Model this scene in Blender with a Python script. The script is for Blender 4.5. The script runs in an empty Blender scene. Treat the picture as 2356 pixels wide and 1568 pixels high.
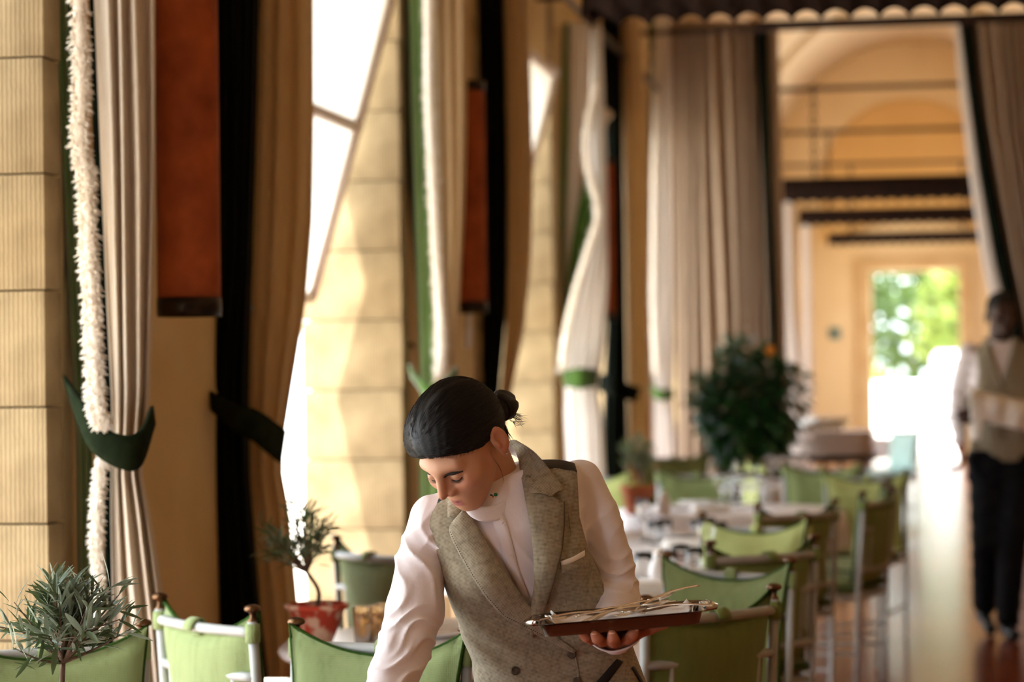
import bpy, bmesh, math, random
import numpy as np
from mathutils import Vector, Matrix
random.seed(7); rng = np.random.default_rng(7)
sc = bpy.context.scene
COL = sc.collection

# ------------------------------------------------------------------ camera, sky, sun, exposure
F = 5562.8            # focal length in pixels (85 mm on 36 mm, 2356 px wide)
YAW = math.radians(9.8); ROLL = 0.012; EYE = 1.5
PITCH = math.atan((848 - 784) / F)
cam = bpy.data.cameras.new('camera'); cam_o = bpy.data.objects.new('camera', cam); COL.objects.link(cam_o)
cam.lens = 85; cam.sensor_width = 36; cam.clip_end = 400; cam.clip_start = 0.05
cam.dof.use_dof = True; cam.dof.focus_distance = 4.98; cam.dof.aperture_fstop = 2.7
cam_o.matrix_world = (Matrix.Translation((0, 0, EYE)) @ Matrix.Rotation(YAW, 4, 'Z')
                      @ Matrix.Rotation(math.pi / 2 + PITCH, 4, 'X') @ Matrix.Rotation(-ROLL, 4, 'Z'))
sc.camera = cam_o

w = bpy.data.worlds.new('sky'); sc.world = w; w.use_nodes = True
nt = w.node_tree; nt.nodes.clear()
bg = nt.nodes.new('ShaderNodeBackground'); wo = nt.nodes.new('ShaderNodeOutputWorld')
bg.inputs[0].default_value = (0.88, 0.965, 1.05, 1); bg.inputs[1].default_value = 3.6
nt.links.new(bg.outputs[0], wo.inputs[0])

sun = bpy.data.lights.new('sun', 'SUN'); sun.energy = 8; sun.angle = 0.02; sun.color = (1, 0.97, 0.92)
sun_o = bpy.data.objects.new('sun', sun); COL.objects.link(sun_o)
SUND = Vector((0.20, 0.42, -0.95)).normalized()
sun_o.rotation_euler = SUND.to_track_quat('-Z', 'Y').to_euler()

sc.view_settings.view_transform = 'Standard'; sc.view_settings.look = 'None'
sc.view_settings.exposure = 1.0; sc.view_settings.gamma = 1; sc.view_settings.use_curve_mapping = False
sc.cycles.use_denoising = True
sc.cycles.max_bounces = 10; sc.cycles.diffuse_bounces = 6; sc.cycles.glossy_bounces = 4
sc.cycles.transmission_bounces = 8; sc.cycles.transparent_max_bounces = 12
sc.cycles.sample_clamp_indirect = 8; sc.cycles.caustics_reflective = False; sc.cycles.caustics_refractive = False

# ------------------------------------------------------------------ coordinates
RV = Vector((math.cos(YAW), math.sin(YAW), 0)); FV = Vector((-math.sin(YAW), math.cos(YAW), 0))
def hor(px): return 848 - ROLL * (px - 1178)
def CW(xc, zc, z=0.0):
    """point given sideways and forward of the camera, at height z"""
    v = RV * xc + FV * zc; return Vector((v.x, v.y, z))
def PX(px, py, zc):
    return CW((px - 1178) * zc / F, zc, EYE + (hor(px) - py) * zc / F)
def PXX(px, py, X):
    """where the sight line through px, py meets the plane x = X (a plane along the wall)"""
    a = (px - 1178) / F
    zc = X / (RV.x * a + FV.x)
    return PX(px, py, zc)
def PYY(px, py, Y):
    a = (px - 1178) / F
    zc = Y / (RV.y * a + FV.y)
    return PX(px, py, zc)

# ------------------------------------------------------------------ materials
def lin(c):
    return tuple((x / 255 / 12.92) if x / 255 <= 0.04045 else ((x / 255 + 0.055) / 1.055) ** 2.4 for x in c)
class NM:
    def __init__(s, name):
        s.m = bpy.data.materials.new(name); s.m.use_nodes = True
        s.t = s.m.node_tree; s.b = s.t.nodes['Principled BSDF']; s.o = s.t.nodes['Material Output']
    def n(s, typ, **kw):
        q = s.t.nodes.new(typ)
        for k, v in kw.items():
            if k in q.inputs: q.inputs[k].default_value = v
            else: setattr(q, k, v)
        return q
    def l(s, a, b): s.t.links.new(a, b)
def mat(name, col, rough=0.6, metal=0.0, col2=None, nscale=8.0, bump=0.0, bscale=60.0, sheen=0.0, spec=0.5,
        trans=0.0, ior=1.45, stretch=None, contrast=(0.35, 0.65), coat=0.0, sss=0.0, bdist=0.01, detail=4.0):
    q = NM(name); b = q.b
    b.inputs['Base Color'].default_value = (*lin(col), 1); b.inputs['Roughness'].default_value = rough
    b.inputs['Metallic'].default_value = metal; b.inputs['Specular IOR Level'].default_value = spec
    b.inputs['IOR'].default_value = ior
    if sheen: b.inputs['Sheen Weight'].default_value = sheen; b.inputs['Sheen Roughness'].default_value = 0.4
    if trans: b.inputs['Transmission Weight'].default_value = trans
    if coat: b.inputs['Coat Weight'].default_value = coat
    if sss:
        b.inputs['Subsurface Weight'].default_value = sss; b.inputs['Subsurface Radius'].default_value = (0.012, 0.005, 0.003)
        b.inputs['Subsurface Scale'].default_value = 1.0
    tc = None
    if col2 is not None or bump:
        tc = q.n('ShaderNodeTexCoord'); mp = q.n('ShaderNodeMapping'); q.l(tc.outputs['Object'], mp.inputs[0])
        if stretch: mp.inputs['Scale'].default_value = stretch
        src = mp.outputs[0]
    if col2 is not None:
        no = q.n('ShaderNodeTexNoise', Scale=nscale, Detail=detail); q.l(src, no.inputs['Vector'])
        r = q.n('ShaderNodeValToRGB'); q.l(no.outputs['Fac'], r.inputs[0])
        r.color_ramp.elements[0].position = contrast[0]; r.color_ramp.elements[1].position = contrast[1]
        r.color_ramp.elements[0].color = (*lin(col), 1); r.color_ramp.elements[1].color = (*lin(col2), 1)
        q.l(r.outputs[0], b.inputs['Base Color'])
    if bump:
        no = q.n('ShaderNodeTexNoise', Scale=bscale, Detail=3.0); q.l(src, no.inputs['Vector'])
        bp = q.n('ShaderNodeBump', Strength=bump, Distance=bdist); q.l(no.outputs['Fac'], bp.inputs['Height'])
        q.l(bp.outputs[0], b.inputs['Normal'])
    return q.m
def weave(name, col, col2, scale=700, rough=0.9, bump=0.35, nscale=6, sheen=0.2, transl=0.0, mott=0.5, coords='Object'):
    """woven cloth: two crossed thread waves plus slub noise"""
    q = NM(name); b = q.b; b.inputs['Roughness'].default_value = rough; b.inputs['Specular IOR Level'].default_value = 0.2
    if sheen: b.inputs['Sheen Weight'].default_value = sheen
    tc = q.n('ShaderNodeTexCoord'); src = tc.outputs[coords]
    def wave(d):
        m = q.n('ShaderNodeTexWave', Scale=scale / 20, Distortion=1.2); m.bands_direction = d
        m.inputs['Detail'].default_value = 1.0; q.l(src, m.inputs['Vector']); return m
    wx, wy, wz = wave('X'), wave('Y'), wave('Z')
    mx = q.n('ShaderNodeMath', operation='MAXIMUM'); q.l(wx.outputs['Fac'], mx.inputs[0]); q.l(wz.outputs['Fac'], mx.inputs[1])
    mpn = q.n('ShaderNodeMapping'); mpn.inputs['Scale'].default_value = (nscale * 6, nscale * 6, nscale)
    q.l(src, mpn.inputs[0]); no = q.n('ShaderNodeTexNoise', Scale=1.0, Detail=5.0); q.l(mpn.outputs[0], no.inputs['Vector'])
    ad = q.n('ShaderNodeMath', operation='MULTIPLY_ADD'); ad.inputs[1].default_value = 0.5
    q.l(mx.outputs[0], ad.inputs[0]); q.l(no.outputs['Fac'], ad.inputs[2])
    r = q.n('ShaderNodeValToRGB'); q.l(ad.outputs[0], r.inputs[0])
    r.color_ramp.elements[0].position = 0.55 - 0.3 * mott; r.color_ramp.elements[1].position = 0.75 + 0.3 * mott
    r.color_ramp.elements[0].color = (*lin(col2), 1); r.color_ramp.elements[1].color = (*lin(col), 1)
    q.l(r.outputs[0], b.inputs['Base Color'])
    bp = q.n('ShaderNodeBump', Strength=bump, Distance=0.002); q.l(mx.outputs[0], bp.inputs['Height']); q.l(bp.outputs[0], b.inputs['Normal'])
    if transl:
        tr = q.n('ShaderNodeBsdfTranslucent'); q.l(r.outputs[0], tr.inputs[0])
        ms = q.n('ShaderNodeMixShader'); ms.inputs[0].default_value = transl
        q.l(b.outputs[0], ms.inputs[1]); q.l(tr.outputs[0], ms.inputs[2]); q.l(ms.outputs[0], q.o.inputs[0])
    return q.m

M = {}
M['ochre'] = mat('ochre_plaster', (226, 202, 156), 0.9, col2=(214, 186, 134), nscale=1.6, bump=0.25, bscale=25, spec=0.2)
M['cream'] = mat('cream_plaster', (238, 224, 196), 0.9, col2=(230, 212, 178), nscale=0.7, bump=0.15, bscale=18, spec=0.2)
M['amber'] = mat('amber_plaster', (218, 178, 116), 0.9, col2=(208, 166, 102), nscale=0.9, bump=0.15, bscale=18, spec=0.2)
def stone_mat():
    q = NM('combed_sandstone'); b = q.b; b.inputs['Roughness'].default_value = 0.9; b.inputs['Specular IOR Level'].default_value = 0.2
    tc = q.n('ShaderNodeTexCoord'); no = q.n('ShaderNodeTexNoise', Scale=5.0, Detail=8.0); q.l(tc.outputs['Object'], no.inputs['Vector'])
    r = q.n('ShaderNodeValToRGB'); q.l(no.outputs['Fac'], r.inputs[0])
    r.color_ramp.elements[0].position = 0.32; r.color_ramp.elements[1].position = 0.7
    r.color_ramp.elements[0].color = (*lin((128, 110, 80)), 1); r.color_ramp.elements[1].color = (*lin((172, 151, 114)), 1)
    q.l(r.outputs[0], b.inputs['Base Color'])
    wv = q.n('ShaderNodeTexWave', Scale=24.0, Distortion=1.6); wv.bands_direction = 'X'; wv.inputs['Detail Scale'].default_value = 2.0
    wv2 = q.n('ShaderNodeTexWave', Scale=24.0, Distortion=1.6); wv2.bands_direction = 'Y'
    q.l(tc.outputs['Object'], wv.inputs['Vector']); q.l(tc.outputs['Object'], wv2.inputs['Vector'])
    ad = q.n('ShaderNodeMath', operation='ADD'); q.l(wv.outputs['Fac'], ad.inputs[0]); q.l(wv2.outputs['Fac'], ad.inputs[1])
    ad2 = q.n('ShaderNodeMath', operation='ADD'); q.l(ad.outputs[0], ad2.inputs[0]); q.l(no.outputs['Fac'], ad2.inputs[1])
    bp = q.n('ShaderNodeBump', Strength=0.4, Distance=0.003); q.l(ad2.outputs[0], bp.inputs['Height']); q.l(bp.outputs[0], b.inputs['Normal'])
    return q.m
M['stone'] = stone_mat()
M['far_ochre'] = mat('light_ochre_plaster', (224, 198, 152), 0.9, col2=(214, 184, 134), nscale=0.8, bump=0.15, bscale=18, spec=0.2)
M['linen'] = weave('beige_linen', (216, 202, 182), (198, 180, 156), scale=3000, nscale=12, transl=0.12, mott=0.8)
M['taupe'] = weave('taupe_linen', (176, 154, 130), (150, 127, 102), scale=3000, nscale=8, transl=0.05)
M['linen_warm'] = weave('warm_linen', (222, 196, 152), (202, 174, 128), scale=3000, nscale=8, transl=0.28)
M['linen_light'] = weave('lit_pale_linen', (255, 252, 247), (246, 240, 232), scale=3000, nscale=8, transl=0.3)  # lining whitened, sunlight through the cloth put into its colour
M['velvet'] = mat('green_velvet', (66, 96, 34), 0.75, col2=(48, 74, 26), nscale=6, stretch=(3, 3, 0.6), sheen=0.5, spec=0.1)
M['velvet_lit'] = mat('lit_green_velvet', (112, 138, 84), 0.75, col2=(94, 120, 68), nscale=6, stretch=(3, 3, 0.6), sheen=0.5, spec=0.1)  # the green velvet lightened, window light put into the colour
M['velvet_dark'] = mat('dark_shaded_velvet', (16, 24, 14), 0.9, col2=(9, 13, 9), nscale=8, stretch=(3, 3, 0.5), sheen=0.05, spec=0.05)  # green velvet in deep shadow, the shade put into a near-black colour
M['velvet_tie'] = mat('deep_green_velvet', (28, 38, 20), 0.9, col2=(20, 28, 14), nscale=30, sheen=0.0, spec=0.1, bump=0.2, bscale=200)
M['fringe'] = mat('cream_cotton_fringe', (252, 246, 234), 0.95, col2=(240, 230, 212), nscale=40, spec=0.1)
M['rust'] = mat('rust_suede', (178, 90, 50), 0.8, col2=(138, 64, 34), nscale=9, sheen=0.1, spec=0.15, contrast=(0.3, 0.7), detail=8)
M['darkmetal'] = mat('dark_bronze', (58, 48, 38), 0.35, metal=0.85, col2=(40, 32, 26), nscale=20)
M['iron'] = mat('rusty_iron', (64, 44, 34), 0.7, metal=0.3, col2=(48, 32, 26), nscale=15)
M['pelmet'] = mat('chocolate_canvas', (44, 32, 27), 0.9, col2=(36, 26, 22), nscale=10, spec=0.1)
M['paint'] = mat('grey_white_metal_paint', (176, 179, 176), 0.38, col2=(160, 163, 160), nscale=12)
M['brass'] = mat('aged_brass', (122, 92, 64), 0.3, metal=0.9, col2=(84, 60, 42), nscale=40)
M['cushion'] = weave('green_linen_cushion', (146, 162, 108), (104, 123, 68), scale=1700, bump=0.6, nscale=7, sheen=0.25)
M['cushion_shaded'] = weave('shaded_linen_cushion', (122, 138, 76), (100, 118, 56), scale=1700, bump=0.6, nscale=7, sheen=0.2)  # same green cushion, darkened in colour for backs turned from the light
M['cushion_lit'] = weave('lit_linen_cushion', (190, 200, 128), (168, 182, 104), scale=1700, bump=0.6, nscale=7, sheen=0.25)  # same green cushion, daylight on its face put into the colour
M['cushion_aqua'] = weave('pale_aqua_cushion', (176, 204, 196), (150, 184, 176), scale=1700, bump=0.5, nscale=7)
M['piping'] = mat('dark_green_piping', (50, 78, 26), 0.85, col2=(38, 62, 20), nscale=200, spec=0.1)
M['table'] = mat('pale_painted_table', (238, 234, 232), 0.3, col2=(228, 224, 222), nscale=5)
M['cloth'] = mat('white_tablecloth', (246, 244, 246), 0.85, col2=(238, 236, 240), nscale=12, bump=0.2, bscale=18)
M['china'] = mat('white_china', (248, 244, 242), 0.12, col2=(242, 238, 236), nscale=3)
M['glass'] = mat('clear_glass', (255, 255, 255), 0.02, trans=1.0)
M['amberglass'] = mat('amber_ribbed_glass', (226, 190, 140), 0.05, trans=0.9)
M['terra'] = mat('terracotta', (176, 98, 62), 0.85, col2=(196, 122, 84), nscale=14, bump=0.2, bscale=40)
M['terra_mottled'] = mat('limed_terracotta', (190, 66, 42), 0.8, col2=(222, 186, 160), nscale=24, contrast=(0.47, 0.6), bump=0.2, bscale=60)
M['soil'] = mat('soil', (52, 38, 28), 0.95, col2=(34, 26, 20), nscale=60, bump=0.8, bscale=90)
M['bark'] = mat('olive_bark', (120, 98, 76), 0.85, col2=(84, 68, 52), nscale=60, bump=0.5, bscale=140, stretch=(1, 1, 0.3))
def leaf_mat(name, c1, c2, back, rough=0.45):
    q = NM(name); b = q.b; b.inputs['Roughness'].default_value = rough
    oi = q.n('ShaderNodeObjectInfo'); ge = q.n('ShaderNodeNewGeometry')
    r = q.n('ShaderNodeValToRGB'); q.l(oi.outputs['Random'], r.inputs[0])
    r.color_ramp.elements[0].color = (*lin(c1), 1); r.color_ramp.elements[1].color = (*lin(c2), 1)
    no = q.n('ShaderNodeTexNoise', Scale=9.0); tc = q.n('ShaderNodeTexCoord'); q.l(tc.outputs['Object'], no.inputs['Vector'])
    m0 = q.n('ShaderNodeMix', data_type='RGBA'); m0.inputs['B'].default_value = (*lin(c2), 1)
    q.l(r.outputs[0], m0.inputs['A']); q.l(no.outputs['Fac'], m0.inputs['Factor'])
    m1 = q.n('ShaderNodeMix', data_type='RGBA'); m1.inputs['B'].default_value = (*lin(back), 1)
    q.l(ge.outputs['Backfacing'], m1.inputs['Factor']); q.l(m0.outputs['Result'], m1.inputs['A'])
    q.l(m1.outputs['Result'], b.inputs['Base Color'])
    tr = q.n('ShaderNodeBsdfTranslucent'); q.l(m1.outputs['Result'], tr.inputs[0])
    ms = q.n('ShaderNodeMixShader'); ms.inputs[0].default_value = 0.2
    q.l(b.outputs[0], ms.inputs[1]); q.l(tr.outputs[0], ms.inputs[2]); q.l(ms.outputs[0], q.o.inputs[0])
    return q.m
M['olive'] = leaf_mat('olive_leaf', (46, 68, 38), (82, 98, 62), (128, 140, 116))
M['olive_dark'] = leaf_mat('dark_olive_leaf', (66, 96, 52), (100, 124, 78), (140, 158, 130))
M['citrus'] = leaf_mat('citrus_leaf', (24, 66, 34), (44, 96, 50), (70, 110, 72), rough=0.3)
M['garden'] = leaf_mat('garden_leaf', (34, 58, 28), (84, 106, 42), (80, 104, 48))
M['garden2'] = leaf_mat('pale_garden_leaf', (80, 104, 42), (142, 150, 54), (120, 138, 58))
M['orange'] = mat('orange_peel', (232, 150, 40), 0.5, bump=0.2, bscale=300)
M['moss'] = mat('yellow_moss', (176, 160, 50), 0.95, col2=(140, 130, 40), nscale=40, bump=0.8, bscale=80)
M['skin'] = None
M['shirt'] = mat('white_cotton_shirt', (242, 236, 240), 0.8, bump=0.12, bscale=55, bdist=0.01, spec=0.2, stretch=(1, 1, 0.5))
M['satin'] = mat('black_satin', (22, 24, 30), 0.45, spec=0.4)
M['trouser'] = mat('black_wool', (20, 22, 26), 0.85, spec=0.15)
M['shoe'] = mat('black_leather', (16, 15, 15), 0.3)
M['silver'] = mat('polished_silver', (196, 188, 178), 0.14, metal=1.0)
M['cutlery'] = mat('silver_cutlery', (244, 238, 226), 0.22, metal=1.0)
M['napkin'] = mat('white_napkin', (250, 246, 240), 0.85, bump=0.3, bscale=30)
M['horn'] = mat('horn_button', (96, 88, 76), 0.3, col2=(60, 54, 46), nscale=150)
M['pearl'] = mat('white_button', (236, 228, 228), 0.25)
M['white_paint'] = mat('white_paint', (244, 244, 244), 0.35)
M['red_lamp'] = mat('red_lens', (206, 30, 40), 0.2)
M['teal_sign'] = mat('teal_sign', (60, 120, 118), 0.4)
M['gold_stone'] = mat('door_stone', (206, 174, 124), 0.85, col2=(194, 158, 106), nscale=3, bump=0.2, bscale=20)
M['wood'] = mat('dark_wood', (66, 46, 32), 0.5, col2=(48, 32, 22), nscale=10, stretch=(1, 1, 8))
M['paving'] = mat('pale_paving', (226, 218, 204), 0.9, col2=(210, 200, 186), nscale=2)
M['cord'] = mat('grey_cord', (128, 116, 98), 0.9)

# ------------------------------------------------------------------ mesh helpers
class MB:
    def __init__(s): s.v = []; s.f = []
    def add(s, vs, fs):
        o = len(s.v); s.v += [tuple(p) for p in vs]; s.f += [tuple(i + o for i in f) for f in fs]; return s
    def box(s, c, size, R=None, bev=0.0):
        c = Vector(c); hx, hy, hz = (q / 2 for q in size); R = R or Matrix.Identity(3)
        b = min(bev, hx * .9, hy * .9, hz * .9)
        if b <= 0:
            vs = [c + R @ Vector((x * hx, y * hy, z * hz)) for x in (-1, 1) for y in (-1, 1) for z in (-1, 1)]
            return s.add(vs, [(0, 1, 3, 2), (4, 6, 7, 5), (0, 4, 5, 1), (2, 3, 7, 6), (0, 2, 6, 4), (1, 5, 7, 3)])
        bm = bmesh.new(); bmesh.ops.create_cube(bm, size=1)
        for v in bm.verts: v.co = Vector((v.co.x * hx * 2, v.co.y * hy * 2, v.co.z * hz * 2))
        bmesh.ops.bevel(bm, geom=bm.edges[:], offset=b, segments=2, affect='EDGES', profile=0.6)
        bm.verts.index_update()
        s.add([c + R @ v.co for v in bm.verts], [[v.index for v in f.verts] for f in bm.faces]); bm.free(); return s
    def tube(s, pts, rad, n=8, caps=True, flat=None):
        pts = [Vector(p) for p in pts]; N = len(pts)
        if not hasattr(rad, '__len__'): rad = [rad] * N
        vs = []; fs = []; u = None
        for i, p in enumerate(pts):
            t = (pts[min(i + 1, N - 1)] - pts[max(i - 1, 0)])
            t = t.normalized() if t.length > 1e-9 else Vector((0, 0, 1))
            if u is None: u = t.orthogonal().normalized()
            u = (u - t * u.dot(t)); u = u.normalized() if u.length > 1e-6 else t.orthogonal().normalized()
            v = t.cross(u)
            for k in range(n):
                a = 2 * math.pi * k / n
                vs.append(p + (u * math.cos(a) + v * math.sin(a) * (flat or 1)) * rad[i])
        for i in range(N - 1):
            for k in range(n):
                a, b = i * n + k, i * n + (k + 1) % n
                fs.append((a, b, b + n, a + n))
        if caps:
            fs.append(tuple(range(n - 1, -1, -1))); fs.append(tuple((N - 1) * n + k for k in range(n)))
        return s.add(vs, fs)
    def lathe(s, prof, n=24, c=(0, 0, 0), R=None):
        c = Vector(c); R = R or Matrix.Identity(3); vs = []; fs = []; m = len(prof)
        for k in range(n):
            a = 2 * math.pi * k / n
            for r, z in prof: vs.append(c + R @ Vector((max(r, 1e-5) * math.cos(a), max(r, 1e-5) * math.sin(a), z)))
        for k in range(n):
            k2 = (k + 1) % n
            for j in range(m - 1): fs.append((k * m + j, k2 * m + j, k2 * m + j + 1, k * m + j + 1))
        return s.add(vs, fs)
    def grid(s, P, close=False):
        """P[i][j] -> points; quads between"""
        n, m = len(P), len(P[0]); vs = [p for row in P for p in row]; fs = []
        for i in range(n - 1):
            for j in range(m if close else m - 1):
                j2 = (j + 1) % m; fs.append((i * m + j, i * m + j2, (i + 1) * m + j2, (i + 1) * m + j))
        return s.add(vs, fs)
    def sheet(s, P, t, nrm=None):
        """a grid given thickness t along nrm (or its own normals)"""
        A = np.array([[tuple(p) for p in row] for row in P], float)
        if nrm is None:
            du = np.gradient(A, axis=0); dv = np.gradient(A, axis=1); N = np.cross(du, dv)
            N /= np.maximum(np.linalg.norm(N, axis=2, keepdims=True), 1e-9)
        else: N = np.broadcast_to(np.array(nrm, float), A.shape)
        B = A - N * t; n, m = A.shape[:2]
        vs = [tuple(p) for p in A.reshape(-1, 3)] + [tuple(p) for p in B.reshape(-1, 3)]; o = n * m; fs = []
        for i in range(n - 1):
            for j in range(m - 1):
                a, b, c, d = i * m + j, i * m + j + 1, (i + 1) * m + j + 1, (i + 1) * m + j
                fs.append((a, b, c, d)); fs.append((d + o, c + o, b + o, a + o))
        ring = [j for j in range(m)] + [i * m + m - 1 for i in range(1, n)] + [(n - 1) * m + j for j in range(m - 2, -1, -1)] + [i * m for i in range(n - 2, 0, -1)]
        for q in range(len(ring)):
            a, b = ring[q], ring[(q + 1) % len(ring)]; fs.append((b, a, a + o, b + o))
        return s.add(vs, fs)
    def mesh(s, name, smooth=True):
        me = bpy.data.meshes.new(name); me.from_pydata(s.v, [], s.f); me.update()
        if smooth: me.polygons.foreach_set('use_smooth', [True] * len(me.polygons))
        return me
    def obj(s, name, m, parent=None, smooth=True, **props):
        return link(name, s.mesh(name, smooth), m, parent, **props)
def link(name, me, m, parent=None, **props):
    if m is not None and not me.materials: me.materials.append(m)
    o = bpy.data.objects.new(name, me); COL.objects.link(o)
    if parent is not None: o.parent = parent
    for k, v in props.items(): o[k] = v
    return o
def thing(name, label, cat, loc=(0, 0, 0), rz=0.0, group=None):
    o = bpy.data.objects.new(name, None); COL.objects.link(o); o.location = loc; o.rotation_euler = (0, 0, rz)
    o.empty_display_size = 0.1
    o['label'] = label; o['category'] = cat
    if group: o['group'] = group
    return o
def tag(o, label, cat, group=None):
    o['label'] = label; o['category'] = cat
    if group: o['group'] = group
    return o
def struct(o): o['kind'] = 'structure'; return o
def dup(root, loc, rz, label, group=None, swap=None):
    r = root.copy(); COL.objects.link(r); r.location = loc; r.rotation_euler = (0, 0, rz); r['label'] = label
    if group: r['group'] = group
    def rec(src, dst):
        for ch in list(src.children):
            c = ch.copy(); COL.objects.link(c); c.parent = dst; rec(ch, c)
    rec(root, r); return r
def autosmooth(o, deg=35):
    o.data.polygons.foreach_set('use_smooth', [True] * len(o.data.polygons))
    try: o.data.set_sharp_from_angle(angle=math.radians(deg))
    except Exception: pass
    return o
def ip(x, xs, ys): return float(np.interp(x, xs, ys))
def spline(pts, n):
    """Catmull-Rom through the points"""
    P = np.array([tuple(p) for p in pts], float); P = np.vstack([2 * P[0] - P[1], P, 2 * P[-1] - P[-2]])
    out = []; m = len(P) - 3
    for q in np.linspace(0, m - 1e-6, n):
        i = int(q); t = q - i; a, b, c, d = P[i:i + 4]
        out.append(0.5 * ((2 * b) + (c - a) * t + (2 * a - 5 * b + 4 * c - d) * t * t + (3 * b - a - 3 * c + d) * t ** 3))
    return [Vector(o) for o in out]

# ------------------------------------------------------------------ signed distance fields -> meshes
class Fld:
    def __init__(s, lo, hi, h):
        s.lo = np.array(lo, np.float32); s.h = h
        n = [int(math.ceil((b - a) / h)) + 1 for a, b in zip(lo, hi)]
        s.ax = [(lo[i] + h * np.arange(n[i])).astype(np.float32) for i in range(3)]
        s.V = np.full(n, 1.0, np.float32)
    def sl(s, lo, hi):
        S = []
        for i in range(3):
            a = max(0, int((lo[i] - s.lo[i]) / s.h)); b = min(len(s.ax[i]), int((hi[i] - s.lo[i]) / s.h) + 2)
            if b <= a: return None
            S.append(slice(a, b))
        x, y, z = (s.ax[i][S[i]] for i in range(3))
        return tuple(S), x[:, None, None], y[None, :, None], z[None, None, :]
    def put(s, S, d, k, op):
        v = s.V[S]
        if op == 'u':
            if k <= 0: s.V[S] = np.minimum(v, d)
            else:
                h = np.clip(0.5 + 0.5 * (d - v) / k, 0, 1); s.V[S] = d * (1 - h) + v * h - k * h * (1 - h)
        else:
            d = -d
            if k <= 0: s.V[S] = np.maximum(v, d)
            else:
                h = np.clip(0.5 - 0.5 * (d - v) / k, 0, 1); s.V[S] = d * (1 - h) + v * h + k * h * (1 - h)
    def cap(s, a, b, ra, rb, k=0.01, op='u', mar=0.03):
        a = np.array(a, float); b = np.array(b, float); m = max(ra, rb) + k + mar
        q = s.sl(np.minimum(a, b) - m, np.maximum(a, b) + m)
        if q is None: return s
        S, x, y, z = q; ba = b - a; L = max(float(ba @ ba), 1e-12)
        px, py, pz = x - np.float32(a[0]), y - np.float32(a[1]), z - np.float32(a[2])
        t = np.clip((px * ba[0] + py * ba[1] + pz * ba[2]) / L, 0, 1).astype(np.float32)
        d = np.sqrt((px - t * ba[0]) ** 2 + (py - t * ba[1]) ** 2 + (pz - t * ba[2]) ** 2) - (ra + (rb - ra) * t)
        s.put(S, d.astype(np.float32), k, op); return s
    def chain(s, pts, rs, k=0.01):
        for i in range(len(pts) - 1): s.cap(pts[i], pts[i + 1], rs[i], rs[i + 1], k if i == 0 else min(k, 0.006))
        return s
    def ell(s, c, r, k=0.01, op='u', R=None, mar=0.03):
        c = np.array(c, float); m = max(r) + k + mar; q = s.sl(c - m, c + m)
        if q is None: return s
        S, x, y, z = q; px, py, pz = x - np.float32(c[0]), y - np.float32(c[1]), z - np.float32(c[2])
        if R is not None:
            R = np.array(R, float)  # rows = local axes
            px, py, pz = (px * R[i, 0] + py * R[i, 1] + pz * R[i, 2] for i in range(3))
        k0 = np.sqrt((px / r[0]) ** 2 + (py / r[1]) ** 2 + (pz / r[2]) ** 2)
        k1 = np.sqrt((px / r[0] ** 2) ** 2 + (py / r[1] ** 2) ** 2 + (pz / r[2] ** 2) ** 2)
        d = np.where(k1 > 1e-6, k0 * (k0 - 1) / np.maximum(k1, 1e-6), -min(r))
        s.put(S, d.astype(np.float32), k, op); return s
    def fun(s, f, k=0.0, op='u'):
        S, x, y, z = s.sl(s.lo, [a[-1] for a in s.ax]); s.put(S, f(x, y, z).astype(np.float32), k, op); return s
    def nets(s):
        V = s.V; sg = V < 0; n = np.array(V.shape)
        c = np.zeros(n - 1, np.uint8)
        for dx in (0, 1):
            for dy in (0, 1):
                for dz in (0, 1): c += sg[dx:n[0] - 1 + dx, dy:n[1] - 1 + dy, dz:n[2] - 1 + dz]
        act = (c > 0) & (c < 8); cells = np.argwhere(act)
        idx = np.full(act.shape, -1, np.int64); idx[act] = np.arange(len(cells))
        acc = np.zeros((len(cells), 3)); cnt = np.zeros(len(cells))
        for ax in range(3):
            o1, o2 = [i for i in range(3) if i != ax]
            for a in (0, 1):
                for b in (0, 1):
                    p = cells.copy(); p[:, o1] += a; p[:, o2] += b; q = p.copy(); q[:, ax] += 1
                    v0 = V[p[:, 0], p[:, 1], p[:, 2]]; v1 = V[q[:, 0], q[:, 1], q[:, 2]]; m = (v0 < 0) != (v1 < 0)
                    t = np.where(m, v0 / np.where(m, v0 - v1, 1), 0)
                    off = np.zeros((len(cells), 3)); off[:, ax] = t; off[:, o1] = a; off[:, o2] = b
                    acc += off * m[:, None]; cnt += m
        verts = s.lo + s.h * (cells + acc / cnt[:, None]); faces = []
        for ax in range(3):
            o1, o2 = (ax + 1) % 3, (ax + 2) % 3
            A = [slice(None)] * 3; B = [slice(None)] * 3; A[ax] = slice(0, -1); B[ax] = slice(1, None)
            m = sg[tuple(A)] != sg[tuple(B)]; e = np.argwhere(m)
            e = e[(e[:, o1] > 0) & (e[:, o2] > 0) & (e[:, o1] < n[o1] - 1) & (e[:, o2] < n[o2] - 1)]
            ins = sg[e[:, 0], e[:, 1], e[:, 2]]
            def cell(d1, d2):
                p = e.copy(); p[:, o1] += d1; p[:, o2] += d2; return idx[p[:, 0], p[:, 1], p[:, 2]]
            q = np.stack([cell(-1, -1), cell(0, -1), cell(0, 0), cell(-1, 0)], 1)
            q[~ins] = q[~ins][:, ::-1]; faces.append(q)
        return verts, np.vstack(faces)
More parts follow.
